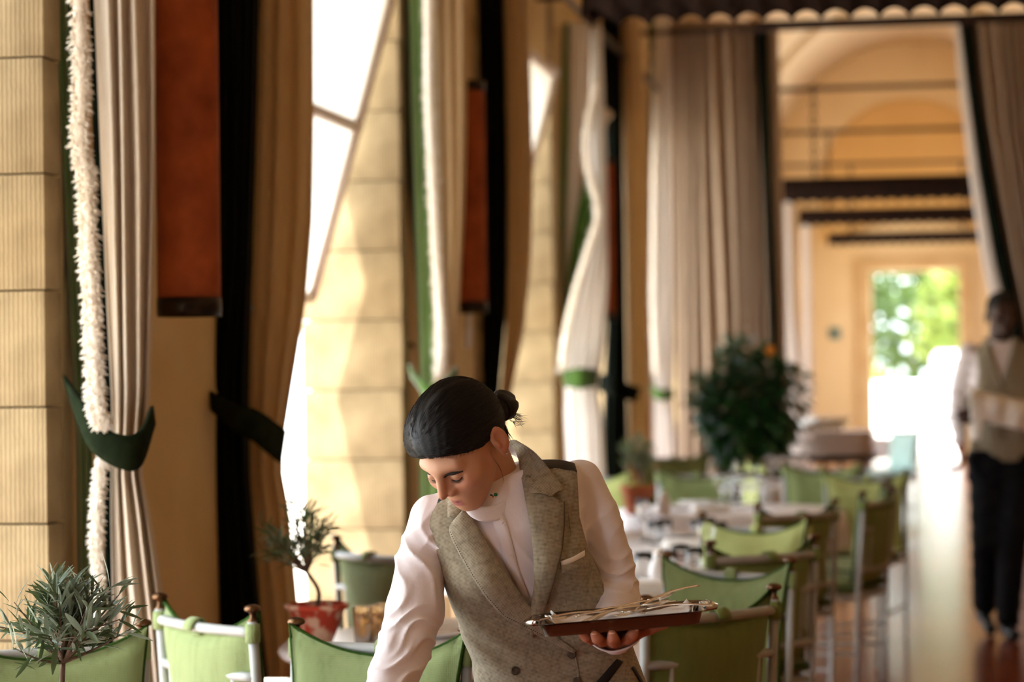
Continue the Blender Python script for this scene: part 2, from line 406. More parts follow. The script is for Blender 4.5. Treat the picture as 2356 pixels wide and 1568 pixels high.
def npmesh(name, verts, faces, m=None):
    me = bpy.data.meshes.new(name); nv, nf = len(verts), len(faces)
    me.vertices.add(nv); me.vertices.foreach_set('co', np.asarray(verts, np.float32).ravel())
    k = faces.shape[1]; me.loops.add(nf * k); me.loops.foreach_set('vertex_index', faces.astype(np.int32).ravel())
    me.polygons.add(nf); me.polygons.foreach_set('loop_start', np.arange(0, nf * k, k, dtype=np.int32))
    me.polygons.foreach_set('use_smooth', np.ones(nf, bool)); me.update(calc_edges=True); me.validate()
    if m is not None: me.materials.append(m)
    return me

# ================================================================== the setting
XL, XR, XC = -2.35, 1.95, -0.2
BAY, Y0 = 4.43, 6.17
YB, YE = -6.5, 37.0
def floor_mat():
    q = NM('polished_terracotta_floor'); b = q.b
    tc = q.n('ShaderNodeTexCoord'); mp = q.n('ShaderNodeMapping'); mp.inputs['Rotation'].default_value = (0, 0, 0.785)
    q.l(tc.outputs['Object'], mp.inputs[0])
    br = q.n('ShaderNodeTexBrick', Scale=3.2); br.offset = 0.0; br.inputs['Brick Width'].default_value = 1.0; br.inputs['Row Height'].default_value = 1.0
    br.inputs['Mortar Size'].default_value = 0.012
    br.inputs['Color1'].default_value = (*lin((150, 78, 50)), 1); br.inputs['Color2'].default_value = (*lin((128, 62, 40)), 1)
    br.inputs['Mortar'].default_value = (*lin((120, 74, 54)), 1); q.l(mp.outputs[0], br.inputs['Vector'])
    q.l(br.outputs[0], b.inputs['Base Color']); b.inputs['Roughness'].default_value = 0.2
    b.inputs['Specular IOR Level'].default_value = 0.13
    no = q.n('ShaderNodeTexNoise', Scale=5.0, Detail=3.0); q.l(tc.outputs['Object'], no.inputs['Vector'])
    bp = q.n('ShaderNodeBump', Strength=0.06, Distance=0.02); q.l(no.outputs['Fac'], bp.inputs['Height']); q.l(bp.outputs[0], b.inputs['Normal'])
    return q.m
fl = MB().box((XC, (YB + YE) / 2, -0.1), (XR - XL + 1.2, YE - YB + 0.6, 0.2)).obj('floor', floor_mat(), smooth=False); struct(fl)

# ---- left wall: plaster piers between tall openings, lintel above, quoins of sandstone blocks
wl = MB(); XO = -2.78
wl.box(((XL + XO) / 2, (YB + YE) / 2, 5.03), (XL - XO, YE - YB, 3.34))
npier = range(-3, 7)
for k in npier:
    a = Y0 + BAY * k
    wl.box(((XL + XO) / 2 - 0.005, a + 1.025, 1.95), (XL - XO - 0.01, 2.05 - 0.22, 3.9))
wl.box(((XL + XO) / 2, 36.4, 1.95), (XL - XO, 1.2, 3.9))
wall_left = struct(wl.obj('wall_left', M['ochre'], smooth=False))
blockm = {}
def block_mesh(h, seed):
    key = (round(h, 3), seed % 5)
    if key not in blockm:
        bm = MB(); r = random.Random(seed % 5 + 11); bm.box((0, 0, 0), (XL - XO + 0.03 + r.uniform(-.006, .006), 0.13, h - 0.004), bev=0.006)
        blockm[key] = bm.mesh('stone_block', True); blockm[key].materials.append(M['stone'])
        try: blockm[key].set_sharp_from_angle(angle=0.7)
        except Exception: pass
    return blockm[key]
CH = 0.313; z_first = 1.5 - 0.075 - 0.012
for k in npier:
    for side in (0, 1):
        yb = Y0 + BAY * k + (0.06 if side == 0 else 2.05 - 0.06)
        z = (z_first % CH) - CH; i = 0
        while z < 3.9:
            lo, hi = max(z, 0.0), min(z + CH, 3.9)
            if hi - lo > 0.03:
                me = block_mesh(hi - lo, (k + 3) * 31 + i * 7 + side)
                link('stone_block', me, None, wall_left).location = ((XL + XO) / 2 + 0.003, yb, (lo + hi) / 2)
            z += CH; i += 1

# ---- right wall, near end wall, far end wall with its doorway and lunette
wr = MB().box((XR + 0.15, (YB + 19.6) / 2, 3.35), (0.3, 19.6 - YB, 6.7)).box((XR + 0.15, (19.6 + YE) / 2, 5.4), (0.3, YE - 19.6, 2.6))
wr.box((XR + 0.15, 25.4, 2.05), (0.3, 11.6, 4.1)).box((XR + 0.15, 36, 2.05), (0.3, 2.2, 4.1))  # gap left in the unseen wall, added to brighten the far end
wr = wr.obj('wall_right', mat('dimmed_ochre', (150, 118, 80), 0.9), smooth=False); struct(wr)  # unseen wall, its ochre darkened to throw back less light
wb = MB().box((XC, YB - 0.15, 3.35), (XR - XL + 1.2, 0.3, 6.7)).obj('wall_back', mat('dimmed_ochre_back', (150, 118, 80), 0.9), smooth=False); struct(wb)  # unseen wall behind the camera, darkened likewise to cut bounced light
DX0, DX1, DZ = -0.87, 0.45, 2.92
we = MB()
we.box(((XL - 0.6 + DX0 - .2) / 2, YE + 0.35, 3.35), (DX0 - .2 - XL + 0.6, 0.7, 6.7))
we.box(((XR + 0.6 + DX1 + .2) / 2, YE + 0.35, 3.35), (XR + 0.6 - DX1 - .2, 0.7, 6.7))
we.box(((DX0 + DX1) / 2, YE + 0.35, (DZ + .2 + 6.7) / 2), (DX1 - DX0 + .4, 0.7, 6.7 - DZ - .2))
wall_far = struct(we.obj('wall_far', M['far_ochre'], smooth=False))
lun = MB()      # lunette: a filled arch, slightly proud of the wall
R_L = 1.35; pts = [Vector((XC - 0.05 + R_L * math.cos(a), YE - 0.03, 4.15 + R_L * math.sin(a))) for a in np.linspace(0, math.pi, 33)]
lun.v = [tuple(p) for p in pts] + [(p.x, YE + 0.01, p.z) for p in pts]; n = len(pts)
lun.f = [tuple(range(n))] + [(i, i + n, i + 1 + n, i + 1) for i in range(n - 1)]
lun.box((XC - 0.05, YE - 0.01, 3.75), (2 * R_L, 0.04, 0.8))
lun.obj('lunette', M['amber'], wall_far, smooth=False)
# door surround: jambs and lintel, segmental arch above
ds = MB()
for x in (DX0 - 0.1, DX1 + 0.1): ds.box((x, YE + 0.3, (DZ + 0.2) / 2), (0.2, 0.78, DZ + 0.2), bev=0.02)
ds.box(((DX0 + DX1) / 2, YE + 0.3, DZ + 0.1), (DX1 - DX0, 0.78, 0.2), bev=0.02)
door_frame = ds.obj('door_1', M['gold_stone'], smooth=False); struct(door_frame)
ar = MB(); cx = (DX0 + DX1) / 2; P = []
for a in np.linspace(-1, 1, 25):
    xx = cx + a * 1.05; zz = DZ + 0.25 + 0.32 * math.sqrt(max(0, 1 - (a * 0.93) ** 2))
    P.append([Vector((xx, YE - 0.10, zz)), Vector((xx, YE - 0.10, zz + 0.16)), Vector((xx, YE + 0.02, zz + 0.16)), Vector((xx, YE + 0.02, zz))])
ar.grid(P, close=True); ar.obj('arch_moulding', M['far_ochre'], door_frame)
sg = MB().box((-1.42, YE - 0.02, 1.98), (0.16, 0.04, 0.16), bev=0.01).obj('wall_sign', M['teal_sign']); tag(sg, 'small square teal sign on the ochre wall beside the far doorway', 'sign')
MB().box((-1.42, YE - 0.043, 1.98), (0.09, 0.006, 0.1)).obj('sign_panel', mat('sign_face', (44, 92, 96), 0.4), sg)

# ---- vaulted ceiling with transverse ribs
HW = (XR - XL) / 2 + 0.02; ZS = 4.2; RISE = 2.15
def vault(y0, y1, r, t):
    P = []
    for a in np.linspace(0, math.pi, 41):
        c, s_ = math.cos(a), math.sin(a)
        P.append([Vector((XC + (HW - r) * c, y0, ZS + (RISE - r) * s_)), Vector((XC + (HW - r) * c, y1, ZS + (RISE - r) * s_)),
                  Vector((XC + (HW + t) * c, y1, ZS + (RISE + t) * s_)), Vector((XC + (HW + t) * c, y0, ZS + (RISE + t) * s_))])
    return P
ceiling = struct(MB().grid(vault(YB, YE, 0, 0.12), close=True).obj('ceiling', M['cream']))
RODS = [10.75, 19.2, 23.5, 27.9, 32.5]
for y in RODS: MB().grid(vault(y - 0.3, y + 0.3, 0.09, 0.0), close=True).obj('rib', M['cream'], ceiling)

# ---- iron tie rods across the vault, canvas pelmets hung on chains
rodg = 'iron tie rods under the vault'
rod_words = {23.5: 'uppermost in view', 27.9: 'second below the top in view', 32.5: 'third and lowest in view', 19.2: 'just above the parted cross curtains', 10.75: 'carrying the nearest scalloped pelmet'}
tie_rods = {}
for y in RODS:
    t = thing('tie_rod', 'dark iron tie rod across the vault, ' + rod_words[y], 'rod', (XC, y, 4.17), 0, rodg)
    MB().tube([(-HW + .03, 0, 0), (HW - .03, 0, 0)], 0.024, 10).obj('bar', M['iron'], t)
    for s_ in (-1, 1): MB().box((s_ * (HW - 0.055), 0, 0), (0.05, 0.12, 0.12), bev=0.01).obj('collar', M['iron'], t)
    tie_rods[y] = t
def chain_mb(x, z0, z1, y=0):
    m = MB(); n = max(2, int((z1 - z0) / 0.07)); st = (z1 - z0) / n
    for i in range(n):
        zc = z0 + (i + .5) * st; pts = []
        for a in np.linspace(0, 2 * math.pi, 11):
            dx = 0.022 * math.cos(a); dz = (st * 0.62) * math.sin(a)
            pts.append((x + (dx if i % 2 else 0), y + (0 if i % 2 else dx), zc + dz))
        m.tube(pts, 0.009, 5, caps=False)
    return m
def pelmet(x0, x1, y, zb, h, pitch, label, zr, depth=0.30):
    """a box valance of dark canvas whose lower edge is cut in scallops"""
    t = thing('pelmet', label, 'pelmet', ((x0 + x1) / 2, y, zb), 0, 'dark scalloped canvas pelmets'); L = x1 - x0
    def face(fx, nx, name):
        m = MB(); P = []; n = max(2, int(round(nx / pitch))); seg = 8
        for i in range(n * seg + 1):
            u = i / seg % 1.0; q = i / (n * seg)
            z = 0.042 * abs(math.sin(math.pi * u)) ** 0.7
            P.append([fx(q, z), fx(q, 0.5 * h), fx(q, h)])
        m.sheet(P, 0.012); return m.obj(name, M['pelmet'], t)
    face(lambda q, z: Vector((-L / 2 + L * q, -depth / 2, z)), L, 'front_valance')
    face(lambda q, z: Vector((L / 2 - L * q, depth / 2, z)), L, 'back_valance')
    for s_ in (-1, 1): face(lambda q, z: Vector((s_ * L / 2, (q - .5) * depth * s_, z)), depth, 'end_valance')
    MB().box((0, 0, h - 0.01), (L, depth, 0.02)).obj('top_board', M['wood'], t)
    for s_ in (-0.36, 0.30): chain_mb(s_ * L, h, zr - zb).obj('chain', M['iron'], t)
    return t
pelmet(-1.50, 1.75, 10.75, 3.048, 0.40, 0.128, 'large dark brown scalloped pelmet across the top of the view, nearest one', 4.2)
pelmet(-1.41, 0.98, 23.5, 3.055, 0.245, 0.128, 'dark brown scalloped pelmet hung on chains, uppermost of the three over the far aisle', 4.2)
pelmet(-1.46, 0.98, 27.9, 3.08, 0.20, 0.128, 'dark brown scalloped pelmet hung over the far aisle, middle of three', 4.2)
pelmet(-1.32, 0.90, 32.5, 3.075, 0.18, 0.128, 'smallest scalloped brown pelmet, lowest of three and nearest the doorway', 4.2)
ln = MB().tube([(-1.30, 19.15, 4.19), (1.8, 19.15, 4.19)], 0.035, 8).obj('curtain_rail', M['pelmet']); tag(ln, 'thin dark curtain rail below the nearest scalloped pelmet', 'rail')

# ---- tilted steel window sashes in the openings, canvas awnings outside
M['frame'] = mat('cream_window_paint', (226, 212, 194), 0.5, col2=(216, 200, 182), nscale=6)
def pane_mat():
    q = NM('window_glass'); q.b.inputs['Roughness'].default_value = 0.02; q.b.inputs['Base Color'].default_value = (1, 1, 1, 1)
    tr = q.n('ShaderNodeBsdfTransparent'); gl = q.n('ShaderNodeBsdfGlossy', Roughness=0.02); ms = q.n('ShaderNodeMixShader'); ms.inputs[0].default_value = 0.05
    q.l(tr.outputs[0], ms.inputs[1]); q.l(gl.outputs[0], ms.inputs[2]); q.l(ms.outputs[0], q.o.inputs[0]); return q.m
M['pane'] = pane_mat()
def awning_mat():
    q = NM('white_awning_canvas'); q.b.inputs['Base Color'].default_value = (.86, .85, .82, 1); q.b.inputs['Roughness'].default_value = .9
    tr = q.n('ShaderNodeBsdfTranslucent'); tr.inputs[0].default_value = (.9, .88, .84, 1); ms = q.n('ShaderNodeMixShader'); ms.inputs[0].default_value = 0.6
    q.l(q.b.outputs[0], ms.inputs[1]); q.l(tr.outputs[0], ms.inputs[2]); q.l(ms.outputs[0], q.o.inputs[0]); return q.m
M['awning'] = awning_mat()
for i, k in enumerate(range(-3, 6)):
    ya, yb = Y0 + BAY * k + 2.15, Y0 + BAY * (k + 1) - 0.22
    wn = bpy.data.objects.new('window_%d' % (i + 1), None); COL.objects.link(wn); struct(wn); wn.location = (-2.45, (ya + yb) / 2, 2.6)
    def lc(x, y, z): return (x + 2.45, y - (ya + yb) / 2, z - 2.6)
    A, B = (-2.27, 3.33), (-2.70, 1.82)
    def on(q): return A[0] + (B[0] - A[0]) * q, A[1] + (B[1] - A[1]) * q
    for y in (ya, yb): MB().tube([lc(A[0], y, A[1]), lc(B[0], y, B[1])], 0.034, 8).obj('stile', M['frame'], wn)
    for q in (0.0, 0.5, 1.0):
        x, z = on(q); MB().tube([lc(x, ya, z), lc(x, yb, z)], 0.028 if q else 0.034, 8).obj('crossbar', M['frame'], wn)
    for q0, q1 in ((0.02, 0.49), (0.51, 0.98)) if -1 <= k < 2 else ():  # unseen nearest panel added to shade the first pier; far bays bare for light
        (x0, z0), (x1, z1) = on(q0), on(q1)
        MB().sheet([[lc(x0, ya, z0), lc(x0, yb, z0)], [lc(x1, ya, z1), lc(x1, yb, z1)]], 0.006).obj('canvas_panel', M['awning'], wn, smooth=False)
    # head of the opening: a fixed transom bar
    MB().box(lc(-2.6, (ya + yb) / 2, 3.345), (0.4, yb - ya + 0.3, 0.05)).obj('window_head', M['frame'], wn, smooth=False)
    if False:
        aw = thing('window_awning', 'white canvas awning outside the ' + ['nearest', 'first', 'second', 'third', 'fourth', 'fifth', 'sixth'][k + 1] + ' window opening', 'awning', (-2.9, (ya + yb) / 2, 3.4), 0, 'canvas awnings outside the windows')
        L = yb - ya + 0.5
        MB().sheet([[(-0.0, -L / 2, 0.1), (-0.0, L / 2, 0.1)], [(-0.25, -L / 2, -0.17), (-0.25, L / 2, -0.17)], [(-0.47, -L / 2, -0.5), (-0.47, L / 2, -0.5)]], 0.006).obj('canvas', M['awning'], aw)
        MB().tube([(-0.47, -L / 2, -0.5), (-0.47, L / 2, -0.5)], 0.02, 8).obj('front_bar', M['frame'], aw)
        for s_ in (-1, 1): MB().tube([(0, s_ * L / 2, -0.3), (-0.47, s_ * L / 2, -0.5)], 0.012, 6).obj('arm', M['frame'], aw)

# ---- outdoors: ground, far garden, van beyond the doorway
gr = MB().box((-20.2, 20, -0.15), (34, 90, 0.2)).obj('ground', M['paving'], smooth=False); struct(gr)
gr3 = MB().box((14.4, 20, -0.15), (24, 70, 0.2)).obj('ground_courtyard', M['paving'], smooth=False); struct(gr3)
gr2 = MB().box((2, 62, -0.12), (26, 48, 0.2)).obj('ground_garden', M['paving'], smooth=False); struct(gr2)

# ================================================================== curtains
def rows_at(rows, py):
    ys = [r[0] for r in rows]; return tuple(np.interp(py, ys, [r[j] for r in rows]) for j in range(1, len(rows[0])))
def column(rows, zc, D, nf, amp, seed=0, nz=46, nu=None, tilt=0.0, y_end=None, spread=0.0):
    """a bunch of cloth hanging as one closed column: folded front, plain back. rows: (height, left, right)"""
    r = random.Random(seed); ph = [r.uniform(0, 6.28) for _ in range(4)]; nu = nu or max(24, nf * 9)
    if rows[0][0] < 0: rows = [(hor(rows[0][1]) - 2.25 * F / zc,) + tuple(rows[0][1:])] + list(rows)      # up to the rail
    ys = np.concatenate([np.linspace(rows[0][0], -70, 8)[:-1], np.linspace(-70, rows[-1][0], nz)]) if rows[0][0] < -70 else np.linspace(rows[0][0], rows[-1][0], nz); P = []
    for py in ys:
        L, R = rows_at(rows, py); ring = []
        for i in range(nu + 1):
            u = i / nu; w_ = 0.035 * math.sin(2 * math.pi * u * 1.5 + ph[2] + py * 0.002)
            fu = u + w_
            fold = math.cos(2 * math.pi * nf * fu + ph[0] + 0.25 * math.sin(py * 0.004 + ph[1]))
            fold = math.copysign(abs(fold) ** 0.75, fold)
            e = math.sqrt(max(0, 1 - (2 * u - 1) ** 2))
            d = zc - D * e - amp * fold * min(1, 4 * e) + tilt * (u - 0.5)
            ring.append(PX(L + (R - L) * u, py, d))
        for i in range(1, 8):
            u = 1 - i / 8; e = math.sqrt(max(0, 1 - (2 * u - 1) ** 2))
            ring.append(PX(L + (R - L) * u, py, zc + 0.6 * D * e + tilt * (u - 0.5)))
        P.append(ring)
    m = MB().grid(P, close=True); n0 = len(P[0]); N = len(P)
    m.f.append(tuple(range(n0 - 1, -1, -1))); m.f.append(tuple((N - 1) * n0 + j for j in range(n0)))
    return m
def band(up, lo, zc0, bulge, th=0.012, n=28, hw=0.0):
    """a cloth strap in front of a column; up/lo are its upper and lower edges"""
    U = spline([(x, y, 0) for x, y in up], n); Lw = spline([(x, y, 0) for x, y in lo], n); P = []
    for j in range(5):
        q = j / 4; row = []
        for i in range(n):
            p = U[i].lerp(Lw[i], q); e = math.sin(math.pi * min(1, max(0, i / (n - 1))))
            row.append(PX(p.x, p.y, zc0 - bulge * (0.25 + 0.75 * e) - 0.006 * math.sin(math.pi * q)))
        P.append(row)
    return MB().sheet(P, th)
def fringe(path, zc, wpx, num, ln, seed=1):
    """thick tufted fringe following a path"""
    if path[0][1] < 0: path = [(path[0][0], hor(path[0][0]) - 2.2 * F / zc), (path[0][0], (path[0][1] + hor(path[0][0]) - 2.2 * F / zc) / 2)] + list(path)
    r = random.Random(seed); S = spline([(x, y, 0) for x, y in path], 120); m = MB(); s_ = zc / F
    core = [PX(p.x, p.y, zc) for p in S[::3]]; m.tube(core, wpx * s_ * 0.36, 8)
    for _ in range(num):
        p = S[r.randrange(len(S))]; a = r.uniform(-math.pi, math.pi)
        q = PX(p.x + r.uniform(-.28, .28) * wpx, p.y + r.uniform(-8, 8), zc)
        d = (RV * math.cos(a) - FV * abs(math.sin(a)) + Vector((0, 0, r.uniform(-0.9, 0.35)))).normalized()
        l = ln * r.uniform(0.6, 1.25); b = q + d * l * 0.55; c = q + d * l + Vector((0, 0, -0.25 * l)) + RV * r.uniform(-.25, .25) * l
        m.tube([q, b, c], [0.002 + 0.05 * ln, 0.0018 + 0.04 * ln, 0.0009], 3)
    return m
def curtain(label, group, loc):
    return thing('curtain', label, 'curtain', loc, 0, group)
def P0(o, root):      # keep world-space geometry under a root that stands at its own base
    o.parent = root; o.matrix_parent_inverse = Matrix.Translation(root.location).inverted(); return o
def add(root, mb, name, m, **k): return P0(mb.obj(name, m, None, **k), root)
CG = 'tied back curtains along the window wall'

# 1a: green velvet turned to show linen lining, thick fringe, next to the first stone pier
c = curtain('green velvet and beige linen curtain with long shaggy cream fringe, beside the first stone pier', CG, CW(-1.12, 6.5))
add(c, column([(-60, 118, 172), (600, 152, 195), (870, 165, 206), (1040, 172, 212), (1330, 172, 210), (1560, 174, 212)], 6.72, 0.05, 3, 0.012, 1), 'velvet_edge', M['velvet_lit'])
add(c, column([(-60, 212, 234), (560, 222, 252), (800, 232, 256), (1040, 236, 262), (1250, 236, 262), (1560, 240, 272)], 6.6, 0.02, 1, 0.004, 2), 'velvet_return', M['velvet_dark'])  # dark gap beside the fringe, its shade kept in the velvet colour
add(c, column([(-60, 222, 366), (400, 236, 362), (700, 246, 352), (900, 254, 345), (990, 256, 334), (1080, 252, 322), (1180, 250, 342), (1400, 252, 374), (1620, 262, 396)], 6.58, 0.07, 4, 0.024, 3), 'lining', M['linen'])
f_ = add(c, fringe([(190, -40), (194, 190), (190, 330), (204, 420), (206, 560), (214, 700), (216, 820), (222, 930), (236, 975)], 6.38, 44, 12000, 0.020, 3), 'fringe', M['fringe']); f_['kind'] = 'stuff'
f_ = add(c, fringe([(234, 1050), (222, 1130), (218, 1240), (222, 1340), (226, 1450)], 6.50, 30, 2600, 0.016, 4), 'fringe', M['fringe']); f_['kind'] = 'stuff'
add(c, band([(142, 862), (180, 915), (225, 975), (285, 1000), (330, 985), (352, 932)], [(148, 885), (176, 975), (210, 1040), (278, 1080), (324, 1070), (357, 975)], 6.53, 0.16), 'tieback', M['velvet_tie'])
hk = MB(); hk.tube(spline([PX(x, y, 6.9) for x, y in ((132, 882), (140, 862), (158, 858), (170, 842), (165, 830), (154, 834), (156, 846))], 24), 0.006, 6)
hk.tube([PX(128, 868, 6.93), PX(146, 880, 6.9)], 0.012, 8); add(c, hk, 'hook', M['darkmetal'])
r_ = MB()
for i in range(5):
    x = 150 + i * 5; r_.tube(spline([PX(x, 900, 6.85), PX(x - 8 + 5 * i, 950, 6.83), PX(x + 3, 1010 + i * 7, 6.85), PX(x - 2, 1060 + i * 9, 6.85)], 14), 0.004, 5)
add(c, r_, 'tassel_cord', M['cord'])
cd = MB().tube(spline([PX(x, y, 6.7) for x, y in ((182, -40), (176, 160), (168, 300), (156, 480), (148, 640), (140, 780), (138, 870))], 40), 0.006, 6)
cd = cd.obj('pull_cord', M['cord']); tag(cd, 'slack grey pull cord hanging beside the first stone pier', 'cord')

# 1b: velvet curtain darkened as in shade with linen lining, other side of the first pier
c = curtain('deeply shaded curtain with broad warm beige lining, dark tie, right of the largest rust sconce', CG, CW(-0.85, 8.2))
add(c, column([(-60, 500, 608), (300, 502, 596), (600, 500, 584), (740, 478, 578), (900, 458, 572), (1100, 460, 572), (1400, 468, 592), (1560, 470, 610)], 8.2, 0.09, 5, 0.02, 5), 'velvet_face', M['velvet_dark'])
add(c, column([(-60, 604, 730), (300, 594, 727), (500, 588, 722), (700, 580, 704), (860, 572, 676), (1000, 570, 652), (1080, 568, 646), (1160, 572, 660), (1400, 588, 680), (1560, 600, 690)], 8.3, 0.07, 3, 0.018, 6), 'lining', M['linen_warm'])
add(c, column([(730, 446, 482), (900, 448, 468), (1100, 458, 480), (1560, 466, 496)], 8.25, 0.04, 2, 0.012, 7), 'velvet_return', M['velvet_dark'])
add(c, band([(448, 880), (520, 922), (590, 942), (658, 990)], [(452, 916), (530, 985), (600, 1028), (646, 1066)], 8.15, 0.2), 'tieback', M['velvet_tie'])
hk = MB().tube(spline([PX(x, y, 8.3) for x, y in ((446, 900), (444, 882), (460, 876), (476, 862), (474, 852))], 20), 0.008, 6); add(c, hk, 'hook', M['darkmetal'])

# 2a
c = curtain('green velvet curtain with straight cream fringe and beige lining, behind the bowed head', CG, CW(-0.33, 10.9))
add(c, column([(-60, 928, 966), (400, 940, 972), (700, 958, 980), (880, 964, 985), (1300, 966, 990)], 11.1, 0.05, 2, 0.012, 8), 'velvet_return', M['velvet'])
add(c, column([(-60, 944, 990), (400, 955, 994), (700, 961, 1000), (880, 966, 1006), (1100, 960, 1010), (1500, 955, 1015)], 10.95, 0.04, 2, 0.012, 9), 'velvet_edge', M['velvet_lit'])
add(c, column([(-60, 1004, 1086), (300, 1010, 1080), (500, 1014, 1072), (700, 1018, 1058), (870, 1022, 1046), (960, 1015, 1060), (1500, 1005, 1090)], 10.95, 0.06, 3, 0.015, 10), 'lining', M['linen_warm'])
f_ = add(c, fringe([(996, -40), (994, 200), (1000, 400), (1005, 560), (1012, 700), (1014, 800), (1008, 872)], 10.86, 34, 2400, 0.026, 5), 'fringe', M['fringe']); f_['kind'] = 'stuff'
add(c, band([(938, 838), (958, 868), (990, 884), (1030, 866), (1052, 842)], [(944, 868), (970, 905), (996, 925), (1030, 905), (1054, 872)], 10.85, 0.18), 'tieback', M['velvet'])
hk = MB().tube(spline([PX(x, y, 11.1) for x, y in ((938, 850), (934, 810), (944, 790), (952, 800))], 16), 0.008, 6); add(c, hk, 'hook', M['darkmetal'])
# 2b
c = curtain('deeply shaded curtain with bowed beige lining, behind the bun of hair', CG, CW(-0.05, 12.8))
add(c, column([(-60, 1082, 1172), (180, 1084, 1174), (300, 1100, 1176), (700, 1092, 1168), (880, 1082, 1150), (1000, 1080, 1140), (1500, 1080, 1160)], 12.9, 0.1, 5, 0.02, 11), 'velvet_face', M['velvet_dark'])
add(c, column([(-60, 1168, 1222), (200, 1170, 1229), (400, 1172, 1232), (600, 1170, 1224), (750, 1164, 1208), (900, 1150, 1176), (1000, 1138, 1156), (1500, 1140, 1180)], 12.85, 0.06, 3, 0.012, 12), 'lining', M['linen_warm'])
# 3a
c = curtain('white lined curtain with wavy cream fringe and bright green tie, above the left shoulder', CG, CW(0.45, 15.5))
add(c, column([(-60, 1320, 1372), (300, 1316, 1350), (600, 1300, 1322), (700, 1296, 1310)], 15.7, 0.05, 3, 0.012, 13), 'lining', M['linen_light'])
add(c, column([(-60, 1308, 1326), (300, 1296, 1318), (560, 1290, 1312), (760, 1286, 1302)], 15.75, 0.04, 1, 0.01, 14), 'velvet_return', M['velvet_lit'])
add(c, column([(380, 1352, 1372), (440, 1340, 1386), (560, 1316, 1366), (650, 1304, 1330), (700, 1300, 1312)], 15.55, 0.04, 2, 0.012, 15), 'velvet_edge', M['velvet'])
add(c, column([(60, 1368, 1394), (250, 1362, 1398), (420, 1368, 1402), (520, 1370, 1402), (640, 1330, 1402), (740, 1300, 1396), (840, 1288, 1386), (880, 1298, 1374), (960, 1296, 1384), (1100, 1302, 1390), (1500, 1305, 1400)], 15.25, 0.07, 5, 0.02, 16), 'lining_front', M['linen_light'])
f_ = add(c, fringe([(1384, 185), (1368, 250), (1356, 320), (1360, 390), (1376, 450), (1380, 500), (1362, 560), (1336, 640), (1314, 720), (1298, 800), (1294, 850)], 15.1, 26, 1500, 0.03, 6), 'fringe', M['fringe']); f_['kind'] = 'stuff'
add(c, band([(1290, 852), (1335, 846), (1378, 850)], [(1296, 890), (1335, 894), (1374, 888)], 15.15, 0.14), 'tieback', M['velvet'])
# 3b
c = curtain('narrow shaded curtain with beige lining and dark tie, left of the citrus bush', CG, CW(0.8, 17.5))
add(c, column([(20, 1392, 1438), (400, 1400, 1440), (700, 1398, 1440), (1000, 1382, 1442), (1250, 1376, 1446), (1500, 1370, 1450)], 17.6, 0.1, 4, 0.02, 17), 'velvet_face', M['velvet_dark'])
add(c, column([(20, 1436, 1480), (400, 1440, 1500), (700, 1442, 1492), (1000, 1442, 1488), (1500, 1445, 1500)], 17.65, 0.07, 3, 0.014, 18), 'lining', M['linen_warm'])
add(c, band([(1374, 858), (1420, 872), (1474, 892)], [(1376, 900), (1420, 914), (1464, 926)], 17.5, 0.2), 'tieback', M['velvet_dark'])
# 4a
c = curtain('slim white curtain with cream fringe and narrow green tie, left of the wide cross curtain', CG, CW(1.2, 20))
add(c, column([(20, 1500, 1530), (400, 1498, 1520), (800, 1496, 1512), (900, 1497, 1512)], 20.2, 0.05, 1, 0.012, 19), 'velvet_edge', M['velvet'])
add(c, column([(20, 1516, 1562), (400, 1516, 1556), (700, 1512, 1552), (880, 1502, 1548), (920, 1500, 1546), (1060, 1498, 1560), (1500, 1494, 1570)], 19.75, 0.07, 4, 0.02, 20), 'lining', M['linen_light'])
f_ = add(c, fringe([(1522, 30), (1516, 200), (1510, 400), (1506, 560), (1504, 720), (1508, 870)], 19.6, 18, 900, 0.03, 7), 'fringe', M['fringe']); f_['kind'] = 'stuff'
add(c, band([(1494, 884), (1520, 896), (1550, 892)], [(1496, 910), (1520, 922), (1550, 916)], 19.65, 0.14), 'tieback', M['velvet'])
# cross curtains below the rail
XG = 'parted cross curtains hung from the rail'
c = curtain('wide taupe cross curtain drawn to the left, with a thin black leading edge', XG, CW(1.7, 19.4))
add(c, column([(46, 1550, 1760), (400, 1552, 1770), (700, 1554, 1780), (1100, 1556, 1786), (1560, 1556, 1790)], 19.5, 0.12, 8, 0.05, 21, nu=110), 'lining', M['taupe'])
add(c, column([(46, 1746, 1777), (400, 1758, 1780), (700, 1772, 1788), (1100, 1778, 1794), (1560, 1780, 1796)], 19.4, 0.05, 1, 0.01, 22), 'velvet_edge', M['velvet_dark'])
add(c, column([(46, 1776, 1800), (500, 1780, 1806), (900, 1786, 1810), (1560, 1790, 1816)], 19.5, 0.05, 2, 0.012, 23), 'hem', M['linen'])
c = curtain('taupe cross curtain swept to the right, its black leading edge running behind the walking man', XG, CW(3.9, 19.4))
add(c, column([(40, 2240, 2420), (300, 2262, 2440), (600, 2312, 2470), (760, 2345, 2480), (1000, 2380, 2490), (1262, 2390, 2500)], 19.5, 0.12, 8, 0.05, 24, nu=110), 'lining', M['taupe'])
add(c, column([(40, 2216, 2250), (200, 2234, 2262), (400, 2258, 2290), (600, 2290, 2326), (720, 2318, 2350), (1000, 2352, 2388), (1262, 2362, 2396)], 19.42, 0.05, 1, 0.01, 25), 'velvet_edge', M['velvet_dark'])
add(c, column([(40, 2204, 2224), (200, 2216, 2240), (400, 2236, 2264), (600, 2262, 2296), (720, 2286, 2324), (1000, 2330, 2360), (1262, 2340, 2370)], 19.5, 0.05, 2, 0.012, 26), 'fringe_edge', M['linen_light'])
